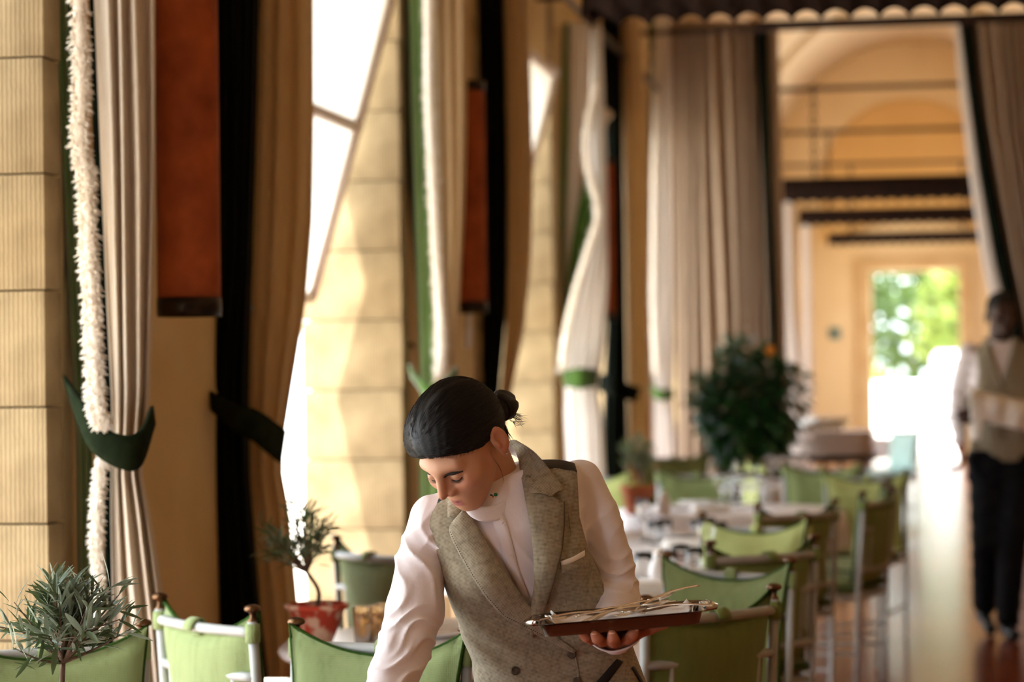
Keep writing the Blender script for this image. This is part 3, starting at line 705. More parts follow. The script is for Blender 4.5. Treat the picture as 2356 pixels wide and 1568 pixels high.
# further cross curtain edges beyond
for (rows, zc, lab) in (([(440, 1800, 1830), (700, 1800, 1832), (820, 1808, 1842), (1176, 1800, 1850)], 24.6, 'pale curtain edge hanging below the uppermost far pelmet'),
                        ([(500, 1846, 1864), (700, 1848, 1866), (860, 1846, 1866), (1126, 1842, 1868)], 28.9, 'thin bright curtain edge hanging below the middle far pelmet')):
    c = curtain(lab, 'slim curtains under the far pelmets', CW((rows[0][1] - 1178) * zc / F, zc))
    add(c, column(rows, zc, 0.06, 2, 0.015, 27), 'lining', M['linen_light'])
    add(c, column([(r[0], r[2] - 8, r[2] + 2) for r in rows], zc + 0.05, 0.03, 1, 0.005, 28), 'fringe_edge', M['fringe'])

rl = thing('curtain_rail', 'long dark rail above the windows carrying the tied back curtains', 'rail', (-2.16, 13.2, 3.76))
MB().tube([(0, -7.6, 0), (0, 7.6, 0)], 0.022, 10).obj('bar', M['darkmetal'], rl)
for k in range(5): MB().tube([(0, Y0 + BAY * (k * .85) + .9 - 13.2, 0), (XL + 2.16 + .004, Y0 + BAY * (k * .85) + .9 - 13.2, 0)], 0.014, 8).obj('bracket', M['darkmetal'], rl)
# ---- wall sconces: tall rust-coloured cylinders with bronze rings
def sconce(px, pyb, zc, ztop, label, r=0.105, dz=0.03):
    p = PX(px, pyb, zc); t = thing('wall_sconce', label, 'lamp', (p.x, p.y, p.z), 0, 'rust coloured cylinder sconces'); H = ztop - p.z
    prof = [(r - .004, 0.05), (r, 0.05)] + [(r, z) for z in np.linspace(0.1, H - 0.05, 8)] + [(r, H - 0.04), (r - .004, H - 0.04)] + [(r - .004, z) for z in np.linspace(H - 0.1, 0.1, 6)]
    MB().lathe(prof, 40).obj('lamp_shade', M['rust'], t)
    MB().lathe([(r - .006, 0.0), (r + .002, 0.0), (r + .003, 0.025), (r + .002, 0.056), (r - .006, 0.056), (r - .006, 0)], 40).obj('lower_ring', M['darkmetal'], t)
    MB().lathe([(r - .006, H - .05), (r + .002, H - .05), (r + .002, H), (r - .006, H)], 40).obj('upper_ring', M['darkmetal'], t)
    w_ = XL - p.x
    MB().box((w_ / 2, 0, H * 0.5), (abs(w_), 0.05, 0.05), bev=0.006).obj('bracket', M['darkmetal'], t)
sconce(436, 728, 7.2, 3.02, 'large tall rust suede wall sconce on the ochre wall, nearest one', r=0.094)
sconce(1084, 720, 11.75, 2.9, 'rust suede wall sconce with dark rim, middle one, behind beige curtain edge', r=0.08)
sconce(1392, 738, 16.7, 2.95, 'rust suede wall sconce seen as a thin red sliver, farthest one', r=0.075)
p = MB().tube([PX(1078, 722, 11.9), PX(1076, 800, 11.9)], 0.02, 8).obj('candle_tube', M['white_paint']); tag(p, 'short white tube below the middle rust sconce', 'tube')

# ================================================================== chairs
def build_chair(root):
    hw = 0.225
    def post(s_):
        return [(s_ * hw, 0.185, 0.0), (s_ * hw, 0.195, 0.2), (s_ * hw, 0.205, 0.45), (s_ * hw, 0.222, 0.68), (s_ * hw, 0.236, 0.886)]
    for s_ in (-1, 1):
        MB().tube(post(s_), [0.0095, 0.0115, 0.013, 0.013, 0.013], 12).obj('back_post', M['paint'], root)
        MB().tube([(s_ * 0.215, -0.205, 0.0), (s_ * 0.215, -0.20, 0.2), (s_ * 0.215, -0.195, 0.43)], [0.0105, 0.013, 0.015], 12).obj('leg', M['paint'], root)
        fp = [(0.0, 0.884), (0.0125, 0.884), (0.0125, 0.889), (0.0075, 0.893), (0.0062, 0.902), (0.010, 0.908), (0.0195, 0.912), (0.0215, 0.917), (0.018, 0.923), (0.009, 0.927), (0.0, 0.928)]
        MB().lathe(fp, 18, (s_ * hw, 0.235, 0)).obj('finial', M['brass'], root)
        # cloth loop tying the cushion corner to the post
        MB().lathe([(0.0145, 0.832), (0.0185, 0.834), (0.0195, 0.856), (0.0185, 0.878), (0.0145, 0.880)], 14, (s_ * hw, 0.2345, 0)).obj('cushion_tie', M['cushion'], root)
    sf = MB()
    for y in (-0.195, 0.2): sf.tube([(-hw, y, 0.43), (hw, y, 0.43)], 0.013, 10)
    for s_ in (-1, 1): sf.tube([(s_ * 0.215, -0.195, 0.43), (s_ * hw, 0.2, 0.43)], 0.013, 10)
    sf.obj('seat_frame', M['paint'], root)
    for s_ in (-1, 1): MB().tube([(s_ * 0.215, -0.2, 0.16), (s_ * hw, 0.193, 0.18)], 0.008, 8).obj('stretcher', M['paint'], root)
    def bow(z, y, r, name, d=0.032):
        pts = [(hw * x, y + d * (1 - x * x), z) for x in np.linspace(-1, 1, 15)]
        MB().tube(pts, r, 10).obj(name, M['paint'], root)
    bow(0.858, 0.2335, 0.0135, 'top_rail'); bow(0.746, 0.2265, 0.0125, 'middle_rail'); bow(0.56, 0.2125, 0.012, 'lower_rail')
    for x0, x1 in ((-0.15, -0.15), (0.15, 0.15), (-0.135, 0.0), (0.135, 0.0)):
        def y_(x, z): return ip(z, [0.56, 0.746], [0.2125, 0.2265]) + 0.032 * (1 - (x / hw) ** 2)
        MB().tube([(x0, y_(x0, 0.746), 0.746), ((x0 + x1) / 2, y_((x0 + x1) / 2, 0.653), 0.653), (x1, y_(x1, 0.56), 0.56)], 0.010, 8).obj('lattice_bar', M['paint'], root)
    # seat cushion
    def pillow(fn, nu, nv, th):
        """fn(u,v)->(centre, normal); th(u,v) half thickness"""
        A = [[None] * nv for _ in range(nu)]; B = [[None] * nv for _ in range(nu)]
        for i in range(nu):
            for j in range(nv):
                u, v = -1 + 2 * i / (nu - 1), -1 + 2 * j / (nv - 1); c_, n_ = fn(u, v); t = th(u, v)
                A[i][j] = c_ + n_ * t; B[i][j] = c_ - n_ * t
        m = MB(); m.grid(A); o = len(m.v); m.grid(B); m.f = m.f[:len(m.f) // 2] + [tuple(reversed(f)) for f in m.f[len(m.f) // 2:]]
        ring = [(i, 0) for i in range(nu)] + [(nu - 1, j) for j in range(1, nv)] + [(i, nv - 1) for i in range(nu - 2, -1, -1)] + [(0, j) for j in range(nv - 2, 0, -1)]
        for q in range(len(ring)):
            a, b = ring[q], ring[(q + 1) % len(ring)]
            m.f.append((a[0] * nv + a[1], o + a[0] * nv + a[1], o + b[0] * nv + b[1], b[0] * nv + b[1]))
        edge = [(A[i][j] + B[i][j]) / 2 for i, j in ring]
        return m, edge
    def fs(u, v): return Vector((u * 0.235 * (1 - .03 * v * v), v * 0.215 - 0.005, 0.478)), Vector((0, 0, 1))
    m, e = pillow(fs, 15, 15, lambda u, v: 0.010 + 0.03 * ((1 - u ** 6) * (1 - v ** 6)) ** 0.5)
    sc_ = m.obj('seat_cushion', M['cushion'], root)
    MB().tube(e + [e[0]], 0.006, 6, caps=False).obj('piping', M['piping'], sc_)
    # back cushion: sagging upper edge, corners pulled up towards the finials
    def fb(u, v):
        z = 0.50 + (v + 1) / 2 * 0.362
        if v > -0.2: z += (0.068 * abs(u) ** 2.2 - 0.018) * ((v + 0.2) / 1.2) ** 2
        x = u * (0.218 + 0.014 * max(0, v) ** 2 - 0.012 * (1 - v * v))
        y = 0.172 + (z - 0.5) * 0.115 + 0.030 * (1 - u * u)
        return Vector((x, y, z)), Vector((0, -1, 0.11)).normalized()
    m, e = pillow(fb, 19, 17, lambda u, v: 0.004 + 0.042 * ((1 - abs(u) ** 4) * (1 - abs(v) ** 4)) ** 0.55)
    bc = m.obj('back_cushion', M['cushion'], root)
    MB().tube(e + [e[0]], 0.0058, 6, caps=False).obj('piping', M['piping'], bc)
    # loop over the top rail at its middle
    lp = []
    for a in np.linspace(-0.3, math.pi + 1.2, 14):
        yy, zz = 0.2655 + 0.024 * math.cos(a + 0.2) , 0.858 + 0.024 * math.sin(a)
        lp.append([Vector((-0.02, yy, zz)), Vector((0.02, yy, zz))])
    MB().sheet(lp, 0.005).obj('rail_loop', M['cushion'], root)
CHG = 'grey painted chairs with green tied cushions'
chair0 = [None]
alt_cush = {}
def chair(xc, zc, fx, fz, label, cush=None, pile=CHG, sc_=1.0):
    d = (RV * fx + FV * fz).normalized(); o = CW(xc, zc) + d * 0.225; rz = math.atan2(d.x, -d.y)
    if chair0[0] is None:
        t = thing('dining_chair', label, 'chair', o, rz, pile); build_chair(t); chair0[0] = t
    else: t = dup(chair0[0], o, rz, label, pile)
    if cush:
        for ch in t.children:
            if ch.type == 'MESH' and ch.data.materials and ch.data.materials[0].name == M['cushion'].name:
                key = (ch.data.name, cush)
                if key not in alt_cush:
                    me = ch.data.copy(); me.materials.clear(); me.materials.append(M[cush]); alt_cush[key] = me
                ch.data = alt_cush[key]
    t.scale = (sc_,) * 3
    return t
chair(-1.07, 5.55, 0.42, -0.9, 'green cushioned chair facing us behind the silvery olive plant at lower left')
chair(-0.315, 5.54, -0.45, -0.89, 'green cushioned chair with dark piping directly behind the reaching sleeve')
chair(-0.78, 6.15, 0.78, 0.62, 'grey chair seen from behind with white rails, left of the mottled red pot')
chair(0.50, 6.25, -0.62, 0.79, 'green chair seen from behind, just right of the silver tray', 'cushion_shaded')
chair(0.645, 7.38, -0.62, -0.78, 'green chair facing us behind the silver tray, its cushion corners pulled up')
chair(-0.47, 8.32, 0.75, 0.66, 'grey railed chair with rounded green cushion, left of the white sleeve and behind the tumblers')
chair(0.83, 8.12, -0.55, 0.83, 'shaded green cushioned chair seen from behind, second from the front in the right row', 'cushion_shaded')
chair(0.93, 9.42, -0.5, -0.86, 'chair with lit green sagging cushion facing us, over the olive chair backs', 'cushion_lit')
chair(1.20, 10.3, -0.6, 0.8, 'shaded green cushioned chair seen from behind, third from the front in the right row', 'cushion_shaded')
chair(1.68, 11.25, -0.90, 0.42, 'chair seen from behind at the aisle, its lattice showing a green seat', 'cushion_shaded')
chair(1.95, 13.4, -0.4, -0.92, 'chair with lit green cushion facing us, near the aisle', 'cushion_lit')
chair(1.87, 12.15, -0.97, 0.22, 'chair seen side on at the aisle edge, thin grey legs clear on the floor')
chair(1.07, 14.05, 0.05, -1, 'chair facing us with a straight grey back rail behind the white tablecloth')
chair(1.86, 14.6, -0.15, -1, 'chair facing us below the pile of pale trays')
chair(1.50, 15.0, -1, -0.1, 'chair seen edge on with a lit green cushion, below the citrus bush', 'cushion_lit')
chair(1.12, 16.8, 0.1, -1, 'far green chair close under the dark citrus bush')
chair(0.43, 13.8, -0.1, -1, 'lit yellowish green chair behind the upright shoulder, left of the far olive pot', 'cushion_lit')
chair(3.66, 22.6, -0.9, -0.4, 'pale chair with aqua cushion standing far down the aisle in daylight', 'cushion_aqua')

# ================================================================== tables
TH = 0.72
def table(xc, zc, label, r=0.62, cloth=False):
    t = thing('round_table', label, 'table', CW(xc, zc), 0, 'round dining tables')
    MB().lathe([(0, TH - 0.034), (r - 0.03, TH - 0.034), (r - 0.006, TH - 0.028), (r, TH - 0.016), (r - 0.006, TH - 0.004), (r - 0.02, TH), (0, TH)], 64).obj('tabletop', M['table'], t)
    MB().lathe([(r - 0.12, TH - 0.09), (r - 0.10, TH - 0.09), (r - 0.10, TH - 0.034), (r - 0.12, TH - 0.034)], 48).obj('apron', M['paint'], t)
    MB().lathe([(0, 0.03), (0.05, 0.03), (0.045, 0.1), (0.032, 0.2), (0.03, 0.5), (0.045, 0.62), (0.06, TH - 0.034), (0, TH - 0.034)], 24).obj('pedestal', M['paint'], t)
    for a in range(4):
        an = a * math.pi / 2 + 0.4; d = Vector((math.cos(an), math.sin(an), 0))
        MB().tube([d * 0.03 + Vector((0, 0, .13)), d * 0.2 + Vector((0, 0, .07)), d * 0.36 + Vector((0, 0, .018))], [0.022, 0.02, 0.016], 8).obj('foot', M['paint'], t)
    if cloth:
        P = []
        for k in range(73):
            a = 2 * math.pi * k / 72; w_ = 0.018 * math.sin(a * 9) + 0.01 * math.sin(a * 5 + 1)
            row = [Vector((0.0, 0, TH + 0.004))]
            for rr, zz in ((r * .5, TH + .004), (r - 0.02, TH + .004), (r + 0.008, TH - 0.008), (r + 0.016 + w_ * .4, TH - 0.08), (r + 0.02 + w_, TH - 0.2)):
                row.append(Vector((rr * math.cos(a), rr * math.sin(a), zz)))
            P.append(row)
        o = MB().grid(P).obj('tablecloth', M['cloth']); o.location = CW(xc, zc)
        tag(o, 'white cloth over ' + label, 'tablecloth', 'white tablecloths')
    return t
table(-0.74, 4.93, 'round pale table nearest us, carrying the silvery olive plant, mostly below view')
table(-0.06, 6.95, 'round pale table with the mottled red pot, behind the woman')
table(0.30, 8.93, 'round table crowded with glasses beside the upright white sleeve')
table(0.64, 10.95, 'round table with glasses, second one beyond the upright sleeve')
table(1.16, 13.1, 'round table with the far terracotta olive pot', cloth=True)
table(1.85, 15.85, 'farthest round table under the citrus bush', cloth=True)
table(3.75, 25.5, 'small white table far down the aisle by the doorway', r=0.5, cloth=True)

# ================================================================== tableware
def at_table(px, py, z=TH):
    """ground point of something standing on a table top at height z"""
    zc = (EYE - z) * F / (py - hor(px)); p = CW((px - 1178) * zc / F, zc, z); return p
_proto = {}
def ware(kind, loc, label, group, rz=0.0):
    if kind in _proto:
        return dup(_proto[kind], loc, rz, label, group)
    names = {'tumbler': 'water_tumbler', 'wine': 'wine_glass', 'plate': 'plate', 'napkin': 'folded_napkin', 'jar': 'white_jar', 'amber': 'ribbed_tumbler', 'bottle': 'water_bottle'}
    cats = {'tumbler': 'glass', 'wine': 'glass', 'plate': 'plate', 'napkin': 'napkin', 'jar': 'jar', 'amber': 'glass', 'bottle': 'bottle'}
    t = thing(names[kind], label, cats[kind], loc, rz, group)
    if kind == 'tumbler':
        MB().lathe([(0, 0), (.030, 0), (.034, .05), (.037, .098), (.0345, .098), (.032, .05), (.028, .008), (0, .008)], 28).obj('glass_body', M['glass'], t)
    elif kind == 'amber':
        P = []
        for k in range(72):
            a = 2 * math.pi * k / 72; f = 1 + .05 * math.cos(a * 18)
            P.append([Vector((r * f * math.cos(a), r * f * math.sin(a), z)) for r, z in ((.0001, 0), (.021, 0), (.024, .05), (.028, .105), (.0262, .105), (.022, .05), (.019, .008), (.0001, .008))])
        P.append(P[0]); MB().grid(P).obj('glass_body', M['amberglass'], t)
    elif kind == 'wine':
        MB().lathe([(0, 0), (.034, 0), (.034, .003), (.006, .008), (.004, .03), (.004, .08), (.012, .09), (.032, .115), (.038, .15), (.033, .195), (.0318, .195), (.0365, .15), (.031, .117), (.01, .094), (0, .092)], 28).obj('glass_body', M['glass'], t)
    elif kind == 'plate':
        MB().lathe([(0, 0), (.08, 0), (.085, .004), (.13, .016), (.131, .019), (.085, .009), (0, .006)], 40).obj('plate_body', M['china'], t)
    elif kind == 'napkin':
        m = MB()
        for k in range(3): m.box((0.003 * k, -0.002 * k, 0.006 + 0.011 * k), (0.2 - .006 * k, 0.12 - .004 * k, 0.011), bev=0.005)
        m.obj('linen_layers', M['napkin'], t)
    elif kind == 'jar':
        MB().lathe([(0, 0), (.03, 0), (.038, .02), (.04, .06), (.03, .085), (.024, .1), (.027, .112), (.024, .112), (.021, .1), (0, .09)], 28).obj('jar_body', M['china'], t)
        MB().lathe([(0, .106), (.024, .106), (.02, .118), (.006, .124), (.008, .134), (0, .138)], 24).obj('lid', M['silver'], t)
    elif kind == 'bottle':
        MB().lathe([(0, 0), (.036, 0), (.038, .01), (.038, .14), (.03, .175), (.014, .2), (.013, .24), (.015, .25), (.0125, .25), (.011, .2), (.028, .172), (.035, .14), (.035, .012), (0, .006)], 28).obj('glass_body', M['glass'], t)
    _proto[kind] = t; return t
def tw(kind, px, py, label, group, rz=0.0): return ware(kind, at_table(px, py), label, group, rz)
g = 'ribbed amber tumblers'
tw('amber', 826, 1478, 'ribbed amber tumbler on the table with the mottled pot, left one', g)
tw('amber', 858, 1476, 'ribbed amber tumbler on the table with the mottled pot, middle one', g)
tw('amber', 880, 1470, 'ribbed amber tumbler on the table with the mottled pot, right one by the sleeve', g)
tw('plate', 985, 1462, 'white plate behind the reaching sleeve', 'plates on the table behind the woman')
tw('napkin', 1035, 1450, 'folded white napkin between sleeve and vest', 'napkins on the table behind the woman', 0.4)
ORD = ['leftmost', 'second from left', 'third from left', 'fourth from left', 'rightmost']
def row(kind, spots, text, group, z=TH):
    n = len(spots)
    for i, (px, py) in enumerate(sorted(spots)):
        w_ = ORD[-1] if i == n - 1 and n > 1 else ORD[i]
        ware(kind, at_table(px, py, z), text % w_, group)
G3 = 'glasses on the table beside the upright sleeve'
row('tumbler', ((1474, 1330), (1530, 1326), (1560, 1310), (1592, 1318)), 'clear tumbler on the crowded table beside the upright sleeve, %s', G3)
tw('jar', 1512, 1345, 'white lidded jar on the crowded table beside the upright sleeve', 'white jars')
tw('napkin', 1580, 1354, 'folded white napkin at the right edge of the crowded table', 'napkins on the crowded table', 0.5)
tw('napkin', 1478, 1356, 'folded white napkin next to the lidded jar', 'napkins on the crowded table', -0.2)
tw('plate', 1548, 1340, 'white plate on the crowded table beside the upright sleeve', 'plates on the crowded table')
tw('wine', 1620, 1306, 'stemmed wine glass at the back of the crowded table', 'stemmed glasses')
row('tumbler', ((1502, 1250), (1522, 1244), (1600, 1246), (1622, 1240), (1650, 1252)), 'clear tumbler on the second table beyond the upright sleeve, %s', 'glasses on the second table beyond the upright sleeve')
tw('wine', 1478, 1245, 'stemmed wine glass at the left of the second table', 'stemmed glasses')
tw('napkin', 1570, 1258, 'folded napkin on the second table beyond the sleeve', 'napkins on the second table', 0.2)
tw('plate', 1545, 1234, 'white plate on the second table beyond the sleeve', 'plates on the second table')
tw('napkin', 1660, 1232, 'folded napkin at the back of the second table', 'napkins on the second table', 0.9)
TC = TH + 0.0062
ware('jar', at_table(1522, 1184, TC), 'white jar beside the terracotta olive pot', 'white jars')
row('wine', ((1655, 1166), (1675, 1162), (1700, 1168), (1722, 1164), (1745, 1170)), 'stemmed glass in the cluster on the white cloth by the olive pot, %s', 'glasses on the table with the terracotta olive pot', TC)
ware('bottle', at_table(1690, 1157, TC), 'tall clear water bottle among stemmed glasses on the white cloth', 'water bottles')
row('plate', ((1556, 1170), (1608, 1160)), 'white plate on the cloth beside the terracotta olive pot, %s', 'plates by the olive pot', TC)
ware('napkin', at_table(1628, 1176, TC), 'folded napkin on the cloth by the olive pot', 'napkins by the olive pot', 0.3)
row('wine', ((1770, 1112), (1795, 1114), (1822, 1112), (1846, 1114)), 'stemmed glass on the farthest round table, %s', 'glasses on the farthest round table', TC)

# pile of trays on a dark service stand
sx, sz = 2.32, 17.6; st = thing('service_stand', 'dark round service stand under the pile of pale trays', 'stand', CW(sx, sz))
MB().lathe([(0, .80), (.30, .80), (.335, .815), (.34, .85), (.33, .85), (.32, .82), (0, .82)], 40).obj('stand_top', M['wood'], st)
for a in range(4):
    an = a * math.pi / 2 + .3; MB().tube([(0.24 * math.cos(an), .24 * math.sin(an), .8), (0.27 * math.cos(an), .27 * math.sin(an), 0)], 0.014, 8).obj('leg', M['wood'], st)
traym = mat('pale_wood_tray', (248, 238, 230), 0.45, col2=(236, 220, 212), nscale=4)
for k in range(6):
    words = ['lowest', 'second lowest', 'third', 'fourth', 'fifth', 'topmost'][k]
    t = thing('round_tray', 'pale round tray, %s of the pile on the dark stand' % words, 'tray', CW(sx + 0.012 * (k % 3 - 1), sz + .01 * (k % 2), 0.822 + 0.034 * k), 0, 'pile of pale round trays')
    MB().lathe([(0, 0), (.28, 0), (.31, .012), (.315, .030), (.303, .030), (.295, .012), (0, .008)], 40).obj('tray_body', traym, t)
for k in range(3):
    t = thing('folded_linen', 'bright white folded linen, %s of the heap on the trays' % ['lowest', 'middle', 'topmost'][k], 'linen', CW(sx - 0.10 + 0.02 * k, sz - 0.05, 1.03 + 0.03 * k), 0.3 * k, 'folded linens on the trays')
    MB().box((0, 0, 0.015), (0.34 - .03 * k, 0.26, 0.03), bev=0.012).obj('linen_layers', M['napkin'], t)

# ================================================================== plants
def leaf_mesh(name, L, W, m, curl=0.12):
    P = []
    for i in range(6):
        u = i / 5; w_ = W * (math.sin(math.pi * min(1, u * 0.94 + 0.03)) ** 0.85) + 0.0004; z = -curl * L * u * u
        P.append([Vector((-w_ / 2, u * L, z + 0.18 * w_)), Vector((0, u * L, z)), Vector((w_ / 2, u * L, z + 0.18 * w_))])
    me = MB().grid(P).mesh(name); me.materials.append(m); return me
def place(me, p, d, parent, roll, s_, name='leaf'):
    d = d.normalized(); up = Vector((0, 0, 1)); x = d.cross(up); x = x.normalized() if x.length > 1e-3 else Vector((1, 0, 0)); z = x.cross(d)
    R = Matrix((x, d, z)).transposed().to_4x4() @ Matrix.Rotation(roll, 4, 'Y')
    o = bpy.data.objects.new(name, me); COL.objects.link(o); o.parent = parent
    o.matrix_local = Matrix.Translation(p) @ R @ Matrix.Scale(s_, 4); return o
def pot_profile(h, rb, rt, rim):
    return [(0, 0), (rb, 0), (rb + .004, .004), (rt - .006, h - rim), (rt + .004, h - rim), (rt + .006, h - .004), (rt, h), (rt - .008, h), (rt - .012, h - .018), (0, h - .018)]
def olive(label, pos, pot, trunk_h, crown_c, crown_r, ntw, nlf, L, m, seed, up_bias=0.4, moss=False, pm='terra', cap_leaves=280):
    r = random.Random(seed); h, rb, rt, rim = pot
    t = thing('potted_olive', label, 'plant', pos, 0, 'young olive plants in clay pots')
    p_ = MB().lathe(pot_profile(h, rb, rt, rim), 40).obj('pot', M[pm], t)
    MB().lathe([(0, h - .012), (rt - .011, h - .02)] if not moss else [(0, h + .012), (rt * .6, h + .010), (rt - .006, h - .012)], 24).obj('soil' if not moss else 'moss', M['moss' if moss else 'soil'], p_)
    fork = Vector((crown_c[0] * 0.45, crown_c[1] * 0.45, h + trunk_h))
    tr = MB(); tr.tube(spline([(0, 0, h - .02), (0.006, 0, h + trunk_h * .4), fork], 8), [0.0075, .007, .0068, .0065, .0062, .006, .006, .0058], 8)
    twigs = []
    for k in range(ntw):
        a = 2 * math.pi * (k * 0.618) + r.uniform(-.3, .3); el = r.uniform(-0.55, 1.45)
        d = Vector((math.cos(a) * math.cos(el), math.sin(a) * math.cos(el), math.sin(el)))
        e = Vector(crown_c) + Vector((d.x * crown_r[0], d.y * crown_r[0], d.z * crown_r[1])) * r.uniform(0.72, 1.0)
        mid = fork.lerp(e, 0.45) + Vector((0, 0, r.uniform(-.01, .025)))
        S = spline([fork, mid, e], 9); tr.tube(S, [0.0042 - 0.0032 * i / 8 for i in range(9)], 5); twigs.append(S)
    tr.obj('trunk', M['bark'], t)
    me = [leaf_mesh('leaf', L, L * w_, m) for w_ in (0.14, 0.18)]; cnt = 0
    for k in range(ntw * nlf):
        S = twigs[k % ntw]; q = r.uniform(0.3, 1.0) ** 0.8 * 7.99; i = int(q); p = S[i].lerp(S[i + 1], q - i)
        d = (S[min(8, i + 1)] - S[i]).normalized(); side = d.orthogonal(); side.rotate(Matrix.Rotation(r.uniform(0, 6.28), 3, d))
        dd = d * r.uniform(.5, 1.1) + side * r.uniform(.4, 1.0) + Vector((0, 0, r.uniform(-.25, .25) + up_bias * 0.5))
        if cnt < cap_leaves: place(r.choice(me), p, dd, t, r.uniform(-.9, .9), r.uniform(.7, 1.2)); cnt += 1
    rest = MB(); lm = me[0]; lv = [v.co.copy() for v in lm.vertices]; lf = [tuple(f.vertices) for f in lm.polygons]
    for k in range(int(ntw * nlf * .9)):
        S = twigs[r.randrange(ntw)]; q = r.uniform(0.35, 1.0) * 7.99; i = int(q); p = S[i].lerp(S[i + 1], q - i) + Vector((r.gauss(0, .012), r.gauss(0, .012), r.gauss(0, .012)))
        d = (S[min(8, i + 1)] - S[i]).normalized(); dd = (d + Vector((r.gauss(0, .7), r.gauss(0, .7), r.gauss(.15, .5)))).normalized()
        x = dd.cross(Vector((0, 0, 1))).normalized(); x.rotate(Matrix.Rotation(r.uniform(-1, 1), 3, dd)); z = x.cross(dd); s_ = r.uniform(.6, 1.05)
        rest.add([p + (x * c_.x + dd * c_.y + z * c_.z) * s_ for c_ in lv], lf)
    fo = rest.obj('foliage', m, t); fo['kind'] = 'stuff'
    return t
b = at_table(128, 1608, 0.722); b = CW((128 - 1178) * 5.02 / F, 5.02, TH)
olive('silvery olive plant with dense narrow leaves at the lower left corner', b, (0.105, .05, .082, .022), 0.078, (0.02, 0.0, 0.268), (0.162, 0.095), 36, 9, 0.060, M['olive'], 5, 0.45, cap_leaves=298)
b = at_table(722, 1476)
olive('small olive plant in a mottled red and white pot on the table', b, (0.112, .042, .088, .014), 0.09, (-0.062, 0.0, 0.305), (0.118, 0.112), 24, 9, 0.052, M['olive_dark'], 9, 0.5, pm='terra_mottled', cap_leaves=190)
b = at_table(1464, 1182)
olive('distant olive plant with yellow moss in a plain terracotta pot', b, (0.155, .062, .09, .03), 0.05, (0.0, 0.0, 0.31), (0.105, 0.12), 20, 8, 0.055, M['olive_dark'], 12, 0.5, moss=True, cap_leaves=150)
# citrus bush
r = random.Random(4); cz = 17.0; base = CW((1712 - 1178) * cz / F, cz)
t = thing('citrus_bush', 'large dark leafy citrus bush with an orange fruit, before the cross curtain', 'plant', base)
pt = MB().lathe(pot_profile(0.42, .16, .24, .05), 36).obj('pot', M['terra'], t); MB().lathe([(0, .40), (.226, .39)], 24).obj('soil', M['soil'], pt)
tr = MB(); tr.tube([(0, 0, .38), (0.01, 0, .6), (0, 0, .85)], [.024, .02, .018], 8)
for k in range(26):
    a = k * 2.4; el = r.uniform(-.5, 1.4); e = Vector((math.cos(a) * math.cos(el) * .36, math.sin(a) * math.cos(el) * .36, 1.25 + math.sin(el) * .36)); tr.tube(spline([(0, 0, .85), Vector((0, 0, .95)).lerp(e, .5), e], 6), [.012, .01, .008, .006, .004, .003], 5)
tr.obj('trunk', M['bark'], t)
lm = leaf_mesh('leaf', 0.115, 0.055, M['citrus'], 0.2); rest = MB()
for k in range(1500):
    a = r.uniform(0, 6.28); sz_ = r.uniform(-1, 1); rad = r.uniform(0.25, 1.0) ** 0.6; cxy = math.sqrt(1 - sz_ * sz_)
    d = Vector((math.cos(a) * cxy, math.sin(a) * cxy, sz_)); lump = 1 + 0.16 * math.sin(3 * a + 1) + 0.12 * math.sin(5 * sz_ + 2 * a)
    p = Vector((0, 0, 1.22)) + Vector((d.x * .37, d.y * .36, d.z * .42)) * rad * lump
    dd = d + Vector((r.uniform(-.8, .8), r.uniform(-.8, .8), r.uniform(-.9, .3)))
    front = (RV * p.x + FV * p.y) if False else (p.x * FV.x + p.y * FV.y)
    if k < 300: place(lm, p, dd, t, r.uniform(-1, 1), r.uniform(.7, 1.2))
    else:
        dd.normalize(); x = dd.cross(Vector((0, 0, 1))).normalized(); z = x.cross(dd); s_ = r.uniform(.7, 1.2)
        rest.add([p + (x * v.co.x + dd * v.co.y + z * v.co.z) * s_ for v in lm.vertices], [tuple(f.vertices) for f in lm.polygons])
o = rest.obj('foliage', M['citrus'], t); o['kind'] = 'stuff'
fr = PX(1772, 806, cz - .3) - base
bm = MB().lathe([(0, -.036), (.02, -.031), (.034, -.012), (.036, .004), (.028, .024), (.012, .034), (0, .035)], 20, fr).obj('orange_fruit', M['orange'], t)

# ---- garden beyond the doorway
wv = MB().box((0.5, 56, 0.55), (14, 0.35, 1.1), bev=0.03).obj('garden_wall', M['white_paint'], smooth=False); tag(wv, 'low white garden wall outside beyond the far doorway', 'wall'); wv['kind'] = 'structure'
TG = 'trees and shrubs outside the doorway'
def bush(x, y, z0, rx, rz_, m, lab, seed, n=2600, leaf=0.26):
    r = random.Random(seed); t = thing('garden_tree', lab, 'tree', (x, y, 0), 0, TG)
    MB().tube([(0, 0, -.05), (0.05, 0, z0 * .6), (0, 0, z0 + rz_ * .6)], [.14, .11, .06], 8).obj('trunk', M['bark'], t)
    m_ = MB()
    for k in range(n):
        a = r.uniform(0, 6.28); s_ = r.uniform(-1, 1); c_ = math.sqrt(1 - s_ * s_); rad = r.uniform(.45, 1) ** .5
        lump = 1 + .16 * math.sin(4 * a + seed) + .12 * math.sin(6 * s_ + 3 * a)
        p = Vector((math.cos(a) * c_ * rx * rad * lump, math.sin(a) * c_ * rx * rad * lump, z0 + rz_ + s_ * rz_ * rad * lump))
        d = Vector((r.gauss(0, 1), r.gauss(0, 1), r.gauss(0, 1))).normalized(); x_ = d.orthogonal().normalized(); y_ = d.cross(x_); l = leaf * r.uniform(.6, 1.3)
        m_.add([p - x_ * l * .35, p - y_ * l * .6, p + x_ * l * .35, p + y_ * l * .6], [(0, 1, 2, 3)])
    f = m_.obj('foliage', M[m], t); f['kind'] = 'stuff'
